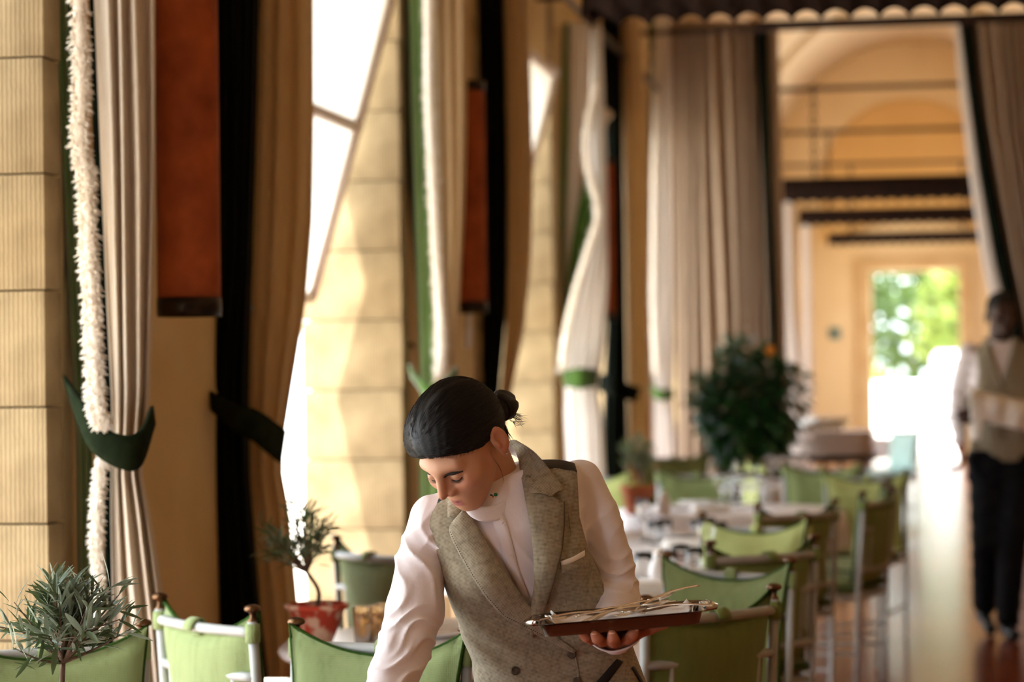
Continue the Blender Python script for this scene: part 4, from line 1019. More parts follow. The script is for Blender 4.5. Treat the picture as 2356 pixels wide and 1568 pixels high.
bush(-2.9, 60.5, 0.7, 1.7, 2.4, 'garden', 'tall deep green tree at the left of the far doorway', 1)
bush(-0.5, 66, 0.8, 1.9, 2.6, 'garden', 'green tree in the middle of the far doorway', 2)
bush(1.3, 60.5, 0.5, 1.6, 2.2, 'garden2', 'yellow green tree at the right of the far doorway', 3)
bush(4.6, 66, 0.7, 2.0, 2.6, 'garden2', 'pale tree hidden mostly by the walking man, right of the doorway', 4)
bush(-1.5, 57.5, 0.2, 0.75, 0.65, 'garden2', 'low bright yellow green shrub above the white garden wall', 5, 900, 0.13)
bush(-6.4, 74, 0.2, 3.8, 4.0, 'garden', 'large dark tree behind the garden, left of the doorway view', 6, 4200, 0.45)
bush(2.9, 75, 0.2, 3.9, 4.2, 'garden', 'largest dark tree closing the garden behind the doorway', 7, 4400, 0.45)
# van
vt = thing('van', 'white van with red tail lamp parked outside the far doorway', 'vehicle', (0.78, 45.5, 0))
P = []
for y, w_, zt in ((0, .78, 1.62), (.08, .8, 1.70), (1.2, .8, 1.74), (2.4, .8, 1.70), (3.0, .78, 1.25), (3.7, .75, 1.1), (3.9, .7, .8)):
    P.append([Vector((x * w_, y, z)) for x, z in ((-.96, .3), (-1, .45), (-1, .95), (-.93, zt - .12), (-.8, zt), (.8, zt), (.93, zt - .12), (1, .95), (1, .45), (.96, .3))])
m = MB().grid(P, close=True); m.f += [tuple(range(9, -1, -1)), tuple(60 + i for i in range(10))]
m.obj('body', mat('van_paint', (206, 208, 210), 0.35), vt)
MB().box((0, -.012, 1.28), (1.15, .02, .42), bev=.005).obj('rear_window', mat('tinted_glass', (150, 160, 165), 0.1), vt)
for s_ in (-1, 1):
    MB().box((s_ * .70, -.02, .86), (.12, .05, .30), bev=.01).obj('tail_lamp', M['red_lamp'], vt)
    for y in (.7, 3.1): MB().lathe([(0, -.09), (.3, -.09), (.32, -.05), (.32, .05), (.3, .09), (0, .09)], 24, (s_ * .68, y, .3), Matrix.Rotation(math.pi / 2, 3, 'Y')).obj('wheel', M['shoe'], vt)
MB().box((0, -.03, .42), (1.5, .1, .14), bev=.03).obj('bumper', mat('grey_bumper', (120, 120, 120), .5), vt)

# ================================================================== the woman
def skin_mat(name, rough=0.5, sss=0.12):
    q = NM(name); a = q.n('ShaderNodeVertexColor', layer_name='Col'); q.l(a.outputs[0], q.b.inputs['Base Color'])
    q.b.inputs['Roughness'].default_value = rough; q.b.inputs['Specular IOR Level'].default_value = 0.4
    q.b.inputs['Subsurface Weight'].default_value = sss; q.b.inputs['Subsurface Radius'].default_value = (0.01, 0.004, 0.002); q.b.inputs['Subsurface Scale'].default_value = 1
    tc = q.n('ShaderNodeTexCoord'); no = q.n('ShaderNodeTexNoise', Scale=260.0, Detail=3.0); q.l(tc.outputs['Object'], no.inputs['Vector'])
    bp = q.n('ShaderNodeBump', Strength=0.08, Distance=0.002); q.l(no.outputs['Fac'], bp.inputs['Height']); q.l(bp.outputs[0], q.b.inputs['Normal'])
    return q.m
M['skin'] = skin_mat('skin')
def tweed(name, base, dark, warp):
    """fine checked wool: two thread waves crossed, faint overcheck, slubs"""
    q = NM(name); b = q.b; b.inputs['Roughness'].default_value = 0.9; b.inputs['Specular IOR Level'].default_value = 0.15; b.inputs['Sheen Weight'].default_value = 0.15
    tc = q.n('ShaderNodeTexCoord'); mp = q.n('ShaderNodeMapping'); mp.inputs['Rotation'].default_value = (0, math.radians(warp), 0)
    q.l(tc.outputs['Object'], mp.inputs[0])
    def wv(d, s_, dist=0.6):
        m = q.n('ShaderNodeTexWave', Scale=s_, Distortion=dist); m.bands_direction = d; m.inputs['Detail'].default_value = 1.0; q.l(mp.outputs[0], m.inputs['Vector']); return m
    wx, wz = wv('X', 118), wv('Z', 118); ox = wv('X', 6.0, .2); oz = wv('Z', 6.0, .2)
    mu = q.n('ShaderNodeMath', operation='MULTIPLY_ADD'); q.l(wx.outputs['Fac'], mu.inputs[0]); mu.inputs[1].default_value = 0.6
    q.l(wz.outputs['Fac'], mu.inputs[2])
    no = q.n('ShaderNodeTexNoise', Scale=90.0, Detail=4.0); q.l(mp.outputs[0], no.inputs['Vector'])
    ad = q.n('ShaderNodeMath', operation='MULTIPLY_ADD'); q.l(mu.outputs[0], ad.inputs[0]); ad.inputs[1].default_value = 0.45; q.l(no.outputs['Fac'], ad.inputs[2])
    r = q.n('ShaderNodeValToRGB'); q.l(ad.outputs[0], r.inputs[0]); r.color_ramp.elements[0].position = 0.45; r.color_ramp.elements[1].position = 1.15 if False else 1.0
    r.color_ramp.elements[0].color = (*lin(dark), 1); r.color_ramp.elements[1].color = (*lin(base), 1)
    mx = q.n('ShaderNodeMath', operation='MAXIMUM'); q.l(ox.outputs['Fac'], mx.inputs[0]); q.l(oz.outputs['Fac'], mx.inputs[1])
    pw = q.n('ShaderNodeMath', operation='POWER'); q.l(mx.outputs[0], pw.inputs[0]); pw.inputs[1].default_value = 24
    m1 = q.n('ShaderNodeMath', operation='MULTIPLY'); q.l(pw.outputs[0], m1.inputs[0]); m1.inputs[1].default_value = 0.16
    mc = q.n('ShaderNodeMix', data_type='RGBA'); q.l(m1.outputs[0], mc.inputs['Factor']); q.l(r.outputs[0], mc.inputs['A']); mc.inputs['B'].default_value = (*lin((70, 60, 46)), 1)
    q.l(mc.outputs['Result'], b.inputs['Base Color'])
    bp = q.n('ShaderNodeBump', Strength=0.3, Distance=0.001); q.l(mu.outputs[0], bp.inputs['Height']); q.l(bp.outputs[0], b.inputs['Normal'])
    return q.m
M['tweed'] = tweed('checked_tweed', (172, 163, 142), (108, 101, 82), -8); M['tweed_lapel'] = tweed('checked_tweed_lapel', (178, 169, 148), (114, 106, 88), 24); M['tweed_lapel2'] = tweed('checked_tweed_other_lapel', (172, 163, 142), (108, 101, 82), 3)
M['hair'] = None
def hair_mat(flow=False):
    q = NM('black_hair'); b = q.b; b.inputs['Base Color'].default_value = (0.004, 0.004, 0.0055, 1); b.inputs['Roughness'].default_value = 0.36
    b.inputs['Specular IOR Level'].default_value = 0.4
    if flow:      # fine strands that follow the combed direction stored on the cap
        at = q.n('ShaderNodeAttribute', attribute_name='flow'); last = None
        for sc_, w_ in ((1.0, 1.0), (3.1, 0.7)):
            mp = q.n('ShaderNodeMapping'); mp.inputs['Scale'].default_value = (46 * sc_, 1.6 * sc_, 46 * sc_); q.l(at.outputs['Vector'], mp.inputs[0])
            no = q.n('ShaderNodeTexNoise', Scale=1.0, Detail=2.0, Roughness=0.7); q.l(mp.outputs[0], no.inputs['Vector'])
            if last is None: last = no.outputs['Fac']
            else:
                ad = q.n('ShaderNodeMath', operation='MULTIPLY_ADD'); q.l(no.outputs['Fac'], ad.inputs[0]); ad.inputs[1].default_value = w_; q.l(last, ad.inputs[2]); last = ad.outputs[0]
        bp = q.n('ShaderNodeBump', Strength=1.0, Distance=0.005); q.l(last, bp.inputs['Height']); q.l(bp.outputs[0], b.inputs['Normal'])
        mr = q.n('ShaderNodeMapRange'); mr.inputs['From Min'].default_value = .5; mr.inputs['From Max'].default_value = 1.2; mr.inputs['To Min'].default_value = .22; mr.inputs['To Max'].default_value = .55; q.l(last, mr.inputs['Value']); q.l(mr.outputs[0], b.inputs['Roughness'])
    return q.m
M['hair_cap'] = hair_mat(True)
M['hair'] = hair_mat()
class Fig:
    def __init__(s, xc0, zc0): s.x0, s.z0 = xc0, zc0
    def P(s, px, py, dz=0.0):
        zc = s.z0 - dz; return np.array([(px - 1178) * zc / F - s.x0, -dz, EYE + (hor(px) - py) * zc / F])
    def proj(s, v):
        v = np.asarray(v); zc = s.z0 + v[:, 1]; px = 1178 + (v[:, 0] + s.x0) / zc * F; py = 848 - ROLL * (px - 1178) + (EYE - v[:, 2]) / zc * F; return px, py
    def hit(s, fld, px, py, off=0.0, span=0.6, n=260):
        px = np.asarray(px, float); py = np.asarray(py, float); a = (px - 1178) / F; b = (848 - ROLL * (px - 1178) - py) / F
        ts = np.linspace(s.z0 - span, s.z0 + 0.15, n); out = np.zeros((len(px), 3)); prev = np.ones(len(px)) * 9; tt = np.full(len(px), np.nan)
        for i, zc in enumerate(ts):
            p = np.stack([a * zc - s.x0, np.full(len(px), zc - s.z0), EYE + b * zc], 1); v = samp(fld, p)
            m = np.isnan(tt) & (v < 0)
            if i and m.any(): tt[m] = ts[i - 1] + (ts[i] - ts[i - 1]) * prev[m] / (prev[m] - v[m])
            prev = v
        ok = ~np.isnan(tt)
        if not ok.any(): tt[:] = s.z0
        else: tt[~ok] = np.interp(np.flatnonzero(~ok), np.flatnonzero(ok), tt[ok])
        tt = tt - off
        return np.stack([a * tt - s.x0, tt - s.z0, EYE + b * tt], 1)
def samp(fld, p):
    q = [(p[:, i] - fld.lo[i]) / fld.h for i in range(3)]; n = fld.V.shape
    i0 = [np.clip(np.floor(q[i]).astype(int), 0, n[i] - 2) for i in range(3)]; f = [np.clip(q[i] - i0[i], 0, 1) for i in range(3)]
    out = 0
    for dx in (0, 1):
        for dy in (0, 1):
            for dz in (0, 1):
                w_ = (f[0] if dx else 1 - f[0]) * (f[1] if dy else 1 - f[1]) * (f[2] if dz else 1 - f[2])
                out = out + w_ * fld.V[i0[0] + dx, i0[1] + dy, i0[2] + dz]
    return out
def inpoly(px, py, poly):
    c = np.zeros(len(px), bool); n = len(poly)
    for i in range(n):
        x0, y0 = poly[i]; x1, y1 = poly[(i + 1) % n]
        m = ((y0 > py) != (y1 > py)) & (px < (x1 - x0) * (py - y0) / ((y1 - y0) or 1e-9) + x0); c ^= m
    return c
def colour(me, cols):
    a = me.color_attributes.new('Col', 'FLOAT_COLOR', 'POINT'); a.data.foreach_set('color', np.c_[cols, np.ones(len(cols))].astype(np.float32).ravel())
def joinmesh(name, parts, m):
    vs, fs, cs, o = [], [], [], 0
    for v, f, c in parts: vs.append(v); fs.append(f + o); cs.append(c if np.ndim(c) == 2 else np.tile(c, (len(v), 1))); o += len(v)
    me = npmesh(name, np.vstack(vs), np.vstack(fs), m); colour(me, np.vstack(cs)); return me
def frame(e, r):
    e = np.array(e, float); e /= np.linalg.norm(e); r = np.array(r, float); r -= e * (r @ e); r /= np.linalg.norm(r); return e, r, np.cross(r, e)
def torso_fn(H, e, r, n, T, A, S, B, D, mexp=2.3, infl=0.0, tlo=-9, thi=9):
    def f(x, y, z):
        dx, dy, dz = x - H[0], y - H[1], z - H[2]
        t = dx * e[0] + dy * e[1] + dz * e[2]; s_ = dx * r[0] + dy * r[1] + dz * r[2]; d = dx * n[0] + dy * n[1] + dz * n[2]
        a = np.interp(t, T, A) + infl; b = np.interp(t, T, B) + infl
        q = ((np.abs(s_ - np.interp(t, T, S)) / a) ** mexp + (np.abs(d - np.interp(t, T, D)) / b) ** mexp) ** (1 / mexp)
        v = (q - 1) * np.minimum(a, b) * 0.85
        return np.maximum(np.maximum(v, tlo - t), t - thi)
    return f
def head_fld(h=0.0023, fem=True):
    f = Fld((-.105, -.145, -.16), (.105, .13, .145), h)
    f.ell((0, .015, .038), (.073, .095, .086), 0)
    f.ell((0, -.030, -.026), (.053, .064, .082), .03)
    f.ell((0, -.066, -.094), (.017, .020, .015), .03)
    for s_ in (-1, 1):
        f.cap((s_ * .044, .002, -.044), (s_ * .008, -.064, -.092), .013, .012, .03)
        f.ell((s_ * .040, -.062, -.030), (.024, .024, .022), .03)
        f.cap((s_ * .044, -.071, .016), (s_ * .012, -.085, .013), .010, .009, .02)
    for s_ in (-1, 1): f.ell((s_ * .032, -.099, -.008), (.019, .017, .013), .016, 's')
    f.cap((0, -.086, .010), (0, -.1130, -.030), .0068, .0096, .012)
    for s_ in (-1, 1):
        f.ell((s_ * .0135, -.099, -.036), (.0085, .011, .0085), .007)
        f.ell((s_ * .032, -.0770, -.0085), (.0145, .0125, .0115), .004)
    for s_ in (-1, 1): f.ell((s_ * .0065, -.108, -.0435), (.0035, .006, .004), .003, 's')
    f.ell((0, -.070, -.067), (.027, .022, .024), .028)
    for s_ in (-1, 1):
        f.cap((0, -.0918, -.0655), (s_ * .0205, -.0800, -.0695), .0040, .0022, .005)
        f.cap((0, -.0898, -.0755), (s_ * .0175, -.0800, -.0715), .0048, .0026, .005)
        f.cap((0, -.0985, -.0703), (s_ * .023, -.0850, -.0704), .0018, .0012, .002, 's')
    # ears
    for s_ in (-1, 1):
        R = np.array([[math.cos(.35), -s_ * math.sin(.35), 0], [s_ * math.sin(.35), math.cos(.35), 0], [0, 0, 1.0]])
        f.ell((s_ * .079, .022, -.013), (.0085, .018, .031), .006, R=R)
        f.ell((s_ * .0905, .017, -.009), (.0115, .011, .020), .003, 's', R=R)
        f.ell((s_ * .080, .010, -.018), (.006, .005, .009), .003)
        f.ell((s_ * .077, .014, -.041), (.006, .009, .009), .006)
    return f
def head_cols(v, skin, lip, blush):
    x, y, z = v[:, 0], v[:, 1], v[:, 2]; c = np.tile(np.array(lin(skin)), (len(v), 1))
    def mixc(w_, col): nonlocal c; c = c * (1 - w_[:, None]) + np.array(lin(col)) * w_[:, None]
    ss = lambda a, b, q: np.clip((q - a) / (b - a), 0, 1) ** 2 * (3 - 2 * np.clip((q - a) / (b - a), 0, 1))
    ch = np.exp(-(((np.abs(x) - .042) / .02) ** 2 + ((z + .03) / .018) ** 2)) * (y < 0) * .5
    no = np.exp(-((x / .016) ** 2 + ((z + .036) / .016) ** 2 + ((y + .112) / .02) ** 2)) * .6
    er = ss(.074, .082, np.abs(x)) * .5
    mixc(np.clip(ch + no + er, 0, 1), blush)
    lp = np.exp(-((np.abs(x) / .0175) ** 6 + ((z + .0706 + 0.02 * np.abs(x)) / .0086) ** 6)) * ss(-.076, -.082, y)
    mixc(lp * .9, lip)
    li = np.exp(-((np.abs(x) - .032) / .013) ** 2 - ((z + .007) / .009) ** 2) * ss(-.07, -.08, y) * .35
    mixc(li, tuple(int(q * .62) for q in skin)); return c
def rot_about(p, c, M3): return (np.asarray(p) - c) @ M3.T + c

W = Fig(0.08, 5.1)
wroot = thing('person', 'woman in checked grey vest and white shirt, head bowed, holding a silver tray', 'person', CW(W.x0, W.z0, 0), YAW)
S_ = F / W.z0
# --- torso frame: leaning to the left of the view and a little towards it
H = W.P(1290, 1568, 0.0); e, r_, n_ = frame((-.2505, -.22, .968), (.968, 0, .2505))
T_ = [-.30, -.10, 0, .10, .20, .30, .38, .42, .445, .462, .475, .49]
A_ = [.170, .172, .168, .156, .149, .151, .160, .166, .163, .130, .075, .05]
SS = [-.005, -.010, -.015, -.012, -.026, -.030, -.030, -.026, -.022, -.020, -.018, -.018]
B_ = [.115, .115, .107, .100, .102, .108, .100, .085, .070, .060, .052, .045]
D_ = [0, 0, .0, .005, .01, .012, .008, .0, -.006, -.008, -.008, -.008]
def TP(t, s_, d): return H + e * t + r_ * s_ + n_ * d
# --- shirt: torso and both sleeves, one surface
arm_up = [W.P(1332, 1108, .035), W.P(1372, 1190, .03), W.P(1396, 1290, .015), W.P(1409, 1366, .0)]
fore_up = [W.P(1409, 1366, .0), W.P(1412, 1420, .12), W.P(1408, 1466, .27)]
arm_dn = [W.P(990, 1188, .085), W.P(962, 1290, .10), W.P(948, 1400, .15)]
fore_dn = [W.P(948, 1400, .15), W.P(925, 1480, .21), W.P(882, 1600, .30), W.P(852, 1676, .35)]
sf = Fld((-.46, -.42, .66), (.24, .20, 1.36), .0036)
sf.fun(torso_fn(H, e, r_, n_, T_, A_, SS, B_, D_, thi=.478, tlo=-.2))
sf.chain(arm_up, [.047, .0455, .050, .0500], .02); sf.chain(fore_up, [.0500, .047, .034], .01)
sf.chain(arm_dn, [.046, .0515, .0600], .02); sf.chain(fore_dn, [.0600, .056, .0500, .041], .012)
def crease(q, sharp=1.0):      # narrow raised ridges between broad soft hollows
    return .35 - (1 - np.abs(np.sin(q * np.pi))) ** 1.6
def wrinkle(x, y, z):
    out = 0
    def gauss(p, sg): return np.exp(-(((x - p[0]) ** 2 + (y - p[1]) ** 2 + (z - p[2]) ** 2) / (2 * sg * sg)))
    # reaching sleeve: rings of folds round the bent elbow, long drags from shoulder
    q = z * .90 + x * -.44 + .014 * np.sin(x * 55 + 1) + .008 * np.sin(y * 60 + z * 20)
    out = out + gauss(W.P(935, 1462, .22), .042) * .0125 * crease(q / .036 + .2, .8) + gauss(W.P(905, 1540, .28), .05) * .0105 * crease(q / .050 + .5, .8)
    q2 = x * .80 + z * .42 + .016 * np.sin(z * 38 + 1) + .006 * np.sin(y * 70)
    out = out + gauss(W.P(960, 1310, .14), .075) * .0090 * crease(q2 / .052 + .3, .9)
    q6 = x * .55 - z * .75 + .01 * np.sin(x * 50); out = out + gauss(W.P(992, 1215, .13), .035) * .0030 * crease(q6 / .036, .9)
    # upright sleeve: folds gathered at the elbow, soft drags above
    q3 = z * .93 + x * .32 + .012 * np.sin(x * 48 + 2) + .006 * np.sin(y * 60)
    out = out + gauss(W.P(1418, 1345, .03), .048) * .0095 * crease(q3 / .030, .8)
    q4 = x * .8 - z * .5 + .012 * np.sin(z * 45)
    out = out + gauss(W.P(1385, 1225, .05), .075) * .0042 * crease(q4 / .050 + .3, .9)
    # shirt front
    q5 = x * .75 + z * .55 + .012 * np.sin(z * 30 + x * 20); out = out + gauss(W.P(1175, 1270, .15), .07) * .0045 * crease(q5 / .045, .8)
    return out
sf.V += wrinkle(sf.ax[0][:, None, None], sf.ax[1][None, :, None], sf.ax[2][None, None, :]).astype(np.float32)
v, f = sf.nets(); shirt = link('shirt', npmesh('shirt', v, f, M['shirt']), None, wroot)

# --- vest: a shell over the torso, cut at armholes and neck, front opened in a V
vf = Fld((-.36, -.36, .66), (.26, .20, 1.36), .0036)
vf.fun(torso_fn(H, e, r_, n_, T_, A_, SS, B_, D_, infl=.0085, thi=.470, tlo=-.17))
for s_ in (-1, 1): vf.ell(TP(.29, -.03 + s_ * .066, .085), (.062, .062, .045), .05)
vf_full = Fld((-.36, -.36, .66), (.26, .20, 1.36), .0036)
def armhole(x, y, z):
    dx, dy, dz = x - H[0], y - H[1], z - H[2]; t = dx * e[0] + dy * e[1] + dz * e[2]; s_ = dx * r_[0] + dy * r_[1] + dz * r_[2]
    sR = np.interp(t, [.14, .175, .20, .27, .36, .445, .48], [.34, .165, .134, .120, .120, .140, .145]); sL = np.interp(t, [.15, .19, .215, .31, .40, .452, .48], [-.40, -.22, -.190, -.190, -.192, -.197, -.20])
    return np.maximum(s_ - sR, sL - s_)
vf.V = np.maximum(vf.V, armhole(vf.ax[0][:, None, None], vf.ax[1][None, :, None], vf.ax[2][None, None, :]).astype(np.float32))
vf.ell(TP(.50, -.020, .0), (.066, .062, .075), .004, 's')
def vwr(x, y, z):
    def gauss(p, sg): return np.exp(-(((x - p[0]) ** 2 + (y - p[1]) ** 2 + (z - p[2]) ** 2) / (2 * sg * sg)))
    q = z * .8 + x * .6; return gauss(W.P(1120, 1470, .12), .06) * .0030 * np.sin(q * 2 * np.pi / .05) + gauss(W.P(1330, 1480, .12), .07) * .0022 * np.sin((z * .9 - x * .4) * 2 * np.pi / .06)
vf.V += vwr(vf.ax[0][:, None, None], vf.ax[1][None, :, None], vf.ax[2][None, None, :]).astype(np.float32)
v, f = vf.nets(); px, py = W.proj(v)
fc = v[f].mean(1); fpx, fpy = W.proj(fc); dd = (fc - H) @ n_; tt = (fc - H) @ e
Vpoly = [(1036, 1142), (1060, 1174), (1086, 1208), (1111, 1254), (1144, 1308), (1178, 1356), (1204, 1388), (1212, 1394), (1222, 1365), (1230, 1290), (1224, 1200), (1212, 1120), (1196, 1062), (1186, 1020), (1100, 1000), (1030, 1060)]
kill = inpoly(fpx, fpy, Vpoly) & (dd > -.02)
f = f[~kill]; fc = fc[~kill]; dd = dd[~kill]; tt = tt[~kill]
vest = link('vest', npmesh('vest', v, f, M['tweed']), None, wroot); vest.data.materials.append(M['satin'])
isback = (dd < np.where(tt > .40, .030, -.035)); vest.data.polygons.foreach_set('material_index', isback.astype(np.int32)); vest.data.update()

def strip(fld, outer, inner, n, m_, off, bulge=0.0, th=0.003, fig=W, closed=False):
    O = np.array([tuple(p)[:2] for p in spline([(x, y, 0) for x, y in outer], n)]); I = np.array([tuple(p)[:2] for p in spline([(x, y, 0) for x, y in inner], n)])
    if m_ and n and closed is None: pass
    P = []
    for j in range(m_):
        q = j / (m_ - 1); X = O * (1 - q) + I * q
        o = off[0] * (1 - q) + off[1] * q + bulge * math.sin(math.pi * q)
        P.append(fig.hit(fld, X[:, 0], X[:, 1], o))
    P = np.array(P)          # smooth the depth so that cloth spans dents
    for _ in range(2): P[:, 1:-1] = (P[:, :-2] + 2 * P[:, 1:-1] + P[:, 2:]) / 4
    return MB().sheet([[tuple(p) for p in row] for row in P.transpose(1, 0, 2)], -th, nrm=(0, 1, 0))
def poly_line(pts, n):    # straight-sided resampling
    P = np.array(pts, float); L = np.r_[0, np.cumsum(np.linalg.norm(np.diff(P, axis=0), axis=1))]; q = np.linspace(0, L[-1], n)
    return list(zip(np.interp(q, L, P[:, 0]), np.interp(q, L, P[:, 1])))
def patch(fld, outer, inner, n=24, m_=6, off=(.004, .004), bulge=0, th=.003): return strip(fld, poly_line(outer, n), poly_line(inner, n), n, m_, off, bulge, th)
# lapels and collar of the vest
lap = patch(vf, [(1262, 1142), (1278, 1148), (1294, 1152), (1294, 1200), (1288, 1262), (1270, 1330), (1250, 1392), (1232, 1440), (1214, 1470)],
            [(1190, 1075), (1198, 1110), (1204, 1150), (1214, 1205), (1222, 1280), (1222, 1340), (1216, 1385), (1212, 1398), (1206, 1420)], 40, 8, (.013, .007), .007, .007)
lap.obj('lapel', M['tweed_lapel2'], wroot)
# collar of the vest: rolls round the back of the neck, falls over the shoulder to the notch
ci = spline([W.P(1160, 1020, .0), W.P(1178, 1030, .045), W.P(1190, 1056, .09), W.P(1194, 1085, .125), W.P(1200, 1112, .15), W.P(1210, 1136, .17)], 24)
hp_ = W.hit(vf, [1228, 1262, 1291, 1277, 1264], [1040, 1080, 1121, 1132, 1143], .014)
co = spline([W.P(1192, 1016, -.02)] + [tuple(p) for p in hp_], 24); P = []
for i in range(24):
    row = []
    for j in range(7):
        q = j / 6; p = np.array(co[i]) * q + np.array(ci[i]) * (1 - q); row.append(tuple(p + np.array([.002, -.012, .006]) * math.sin(math.pi * q)))
    P.append(row)
MB().sheet(P, .006, nrm=(.2, .9, -.2)).obj('vest_collar', M['tweed_lapel'], wroot)
lap2 = patch(vf, [(1056, 1176), (1038, 1196), (1023, 1214), (1040, 1254), (1074, 1318), (1110, 1374), (1150, 1420), (1208, 1450), (1262, 1478), (1312, 1502)],
             [(1064, 1164), (1074, 1178), (1082, 1190), (1104, 1226), (1136, 1286), (1170, 1336), (1196, 1370), (1218, 1402), (1256, 1450), (1316, 1496)], 44, 8, (.013, .010), .007, .006)
lap2.obj('lapel', M['tweed_lapel'], wroot)
col2 = patch(vf, [(1026, 1150), (1025, 1168), (1025, 1188)], [(1066, 1150), (1062, 1166), (1050, 1188)], 10, 5, (.010, .010), .003, .004); col2.obj('vest_collar', M['tweed'], wroot)
# stitched edge of the long lapel, drawn as a raised cord; edge of the overlapping front
def cord(fld, pts, rad, off, n=60, name='stitching', m='tweed', par=None, dash=0):
    L = poly_line(pts, n); P = W.hit(fld, [p[0] for p in L], [p[1] for p in L], off)
    for _ in range(3): P[1:-1] = (P[:-2] + 2 * P[1:-1] + P[2:]) / 4
    mb = MB()
    if dash:
        for i in range(0, n - 1, 2): mb.tube([P[i], P[i] * .5 + P[i + 1] * .5, P[i + 1]], rad, 5)
    else: mb.tube([tuple(p) for p in P], rad, 6)
    return mb.obj(name, M[m], par or wroot)
M['thread'] = mat('brown_thread_shade', (92, 74, 58), .8)
le = [(1030, 1222), (1046, 1258), (1080, 1320), (1116, 1374), (1154, 1416), (1210, 1444), (1264, 1472)]
cord(vf, le, .0008, .0172, 130, 'edge_stitch_shade', 'thread', dash=1)
cord(vf, [(1312, 1500), (1319, 1530), (1322, 1568), (1326, 1610)], .0022, .002, 20, 'front_edge')
cord(vf, [(1166, 1400), (1130, 1450), (1092, 1490)], .0012, .001, 20, 'dart_seam', 'thread') if False else None
cord(vf, [(1302, 1170), (1310, 1240), (1294, 1300), (1290, 1340), (1296, 1385)], .0012, .0004, 24, 'dart_seam')
cord(vf, [(1294, 1154), (1294, 1200), (1288, 1262), (1270, 1330), (1252, 1388)], .0013, .0135, 40, 'edge_stitch_shade', 'thread')  # dark cord painted in as the shadow line of this lapel's edge
# breast pocket welt with a slip of white handkerchief, hip welts
patch(vf, [(1283, 1290), (1310, 1281), (1340, 1264)], [(1286, 1301), (1313, 1292), (1340, 1278)], 12, 4, (.004, .004), .002, .002).obj('pocket_square', M['napkin'], wroot)
patch(vf, [(1284, 1300), (1312, 1292), (1342, 1279)], [(1287, 1318), (1315, 1312), (1350, 1300)], 12, 4, (.004, .003), .001, .002).obj('pocket_welt', M['tweed'], wroot)
patch(vf, [(1410, 1514), (1385, 1542), (1358, 1572)], [(1425, 1521), (1404, 1548), (1378, 1582)], 10, 4, (.003, .003), 0, .002).obj('pocket_welt', M['satin'], wroot)
patch(vf, [(1443, 1534), (1456, 1556), (1468, 1580)], [(1450, 1530), (1463, 1552), (1476, 1576)], 8, 3, (.003, .003), 0, .002).obj('pocket_welt', M['satin'], wroot)
# shirt placket, buttons
patch(sf, [(1120, 1172), (1138, 1230), (1156, 1300), (1196, 1376)], [(1148, 1164), (1168, 1225), (1184, 1296), (1210, 1372)], 24, 4, (.0035, .0035), .001, .003).obj('placket', M['shirt'], wroot)
def button(fld, px, py, rad, m, off, name='button'):
    p = W.hit(fld, [px], [py], off)[0]
    MB().lathe([(0, 0), (rad * .95, 0), (rad, rad * .18), (rad * .85, rad * .36), (rad * .6, rad * .26), (0, rad * .22)], 20, p, Matrix.Rotation(math.pi / 2 + .1, 3, 'X')).obj(name, M[m], wroot)
for px, py in ((1155, 1203), (1170, 1281)): button(sf, px, py, .0058, 'pearl', .003)
for px, py in ((1307, 1503), (1176, 1541), (1318, 1566)): button(vf, px, py, .0095, 'horn', .004)

# --- head, bowed and turned
Mh = np.array([[.729, .473, -.5], [-.688, .525, -.506], [.023, .709, .705]])
u_, s__, vt_ = np.linalg.svd(Mh); Mh = u_ @ vt_
HO = W.P(1060, 1018, .19); HSc = 1.02
def HP(c): return HO + HSc * (np.asarray(c) @ Mh.T)
def HI(p): return ((np.asarray(p) - HO) / HSc) @ Mh
hf = head_fld()
nb = HI(W.P(1143, 1118, .075)); hf2 = Fld((-.14, -.145, -.23), (.16, .19, .145), .0026)
# copy the head into a larger grid together with the neck
g = np.stack(np.meshgrid(*hf2.ax, indexing='ij'), -1).reshape(-1, 3)
inside = np.all((g > hf.lo + hf.h) & (g < hf.lo + hf.h * (np.array(hf.V.shape) - 2)), axis=1)
val = np.full(len(g), .5, np.float32); val[inside] = samp(hf, g[inside]); hf2.V = val.reshape(hf2.V.shape).astype(np.float32); del g, val, inside
hf2.cap((0, .042, -.035), nb, .043, .050, .015, mar=.06)
hv, hfc = hf2.nets()
SK, LIP, BL = (206, 156, 124), (150, 80, 80), (196, 118, 92)
headpart = (HP(hv), hfc, head_cols(hv, SK, LIP, BL))
# --- the hand under the tray: palm up, fingers curled up to its bottom
hd = Fld(np.min([W.P(1300, 1500, .30), W.P(1300, 1500, .5)], 0) - .03, np.max([W.P(1545, 1400, .2), W.P(1545, 1400, .5)], 0) + .03, .0019)
hd.cap(W.P(1406, 1462, .26), W.P(1405, 1464, .32), .024, .026, 0)
hd.ell(W.P(1402, 1465, .350), (.042, .042, .0125), .018)
fing = [([(1376, 1467, .365), (1352, 1469, .395), (1340, 1464, .410), (1331, 1455, .414)], .0090),
        ([(1392, 1470, .375), (1376, 1473, .412), (1366, 1468, .428), (1360, 1458, .430)], .0100),
        ([(1408, 1471, .375), (1404, 1475, .416), (1402, 1468, .432), (1400, 1457, .433)], .0103),
        ([(1424, 1469, .370), (1436, 1469, .406), (1446, 1460, .420), (1452, 1450, .420)], .0099)]
for pts, rd in fing:
    hd.chain([W.P(*p) for p in pts], [rd * 1.12, rd * 1.08, rd, rd * .86], .006)
hd.chain([W.P(1428, 1464, .330), W.P(1455, 1456, .360), W.P(1490, 1445, .380), W.P(1522, 1436, .388)], [.015, .0120, .0100, .0078], .012)
v, f = hd.nets(); handL = (v, f, np.array(lin((178, 114, 86))))
nails = MB()
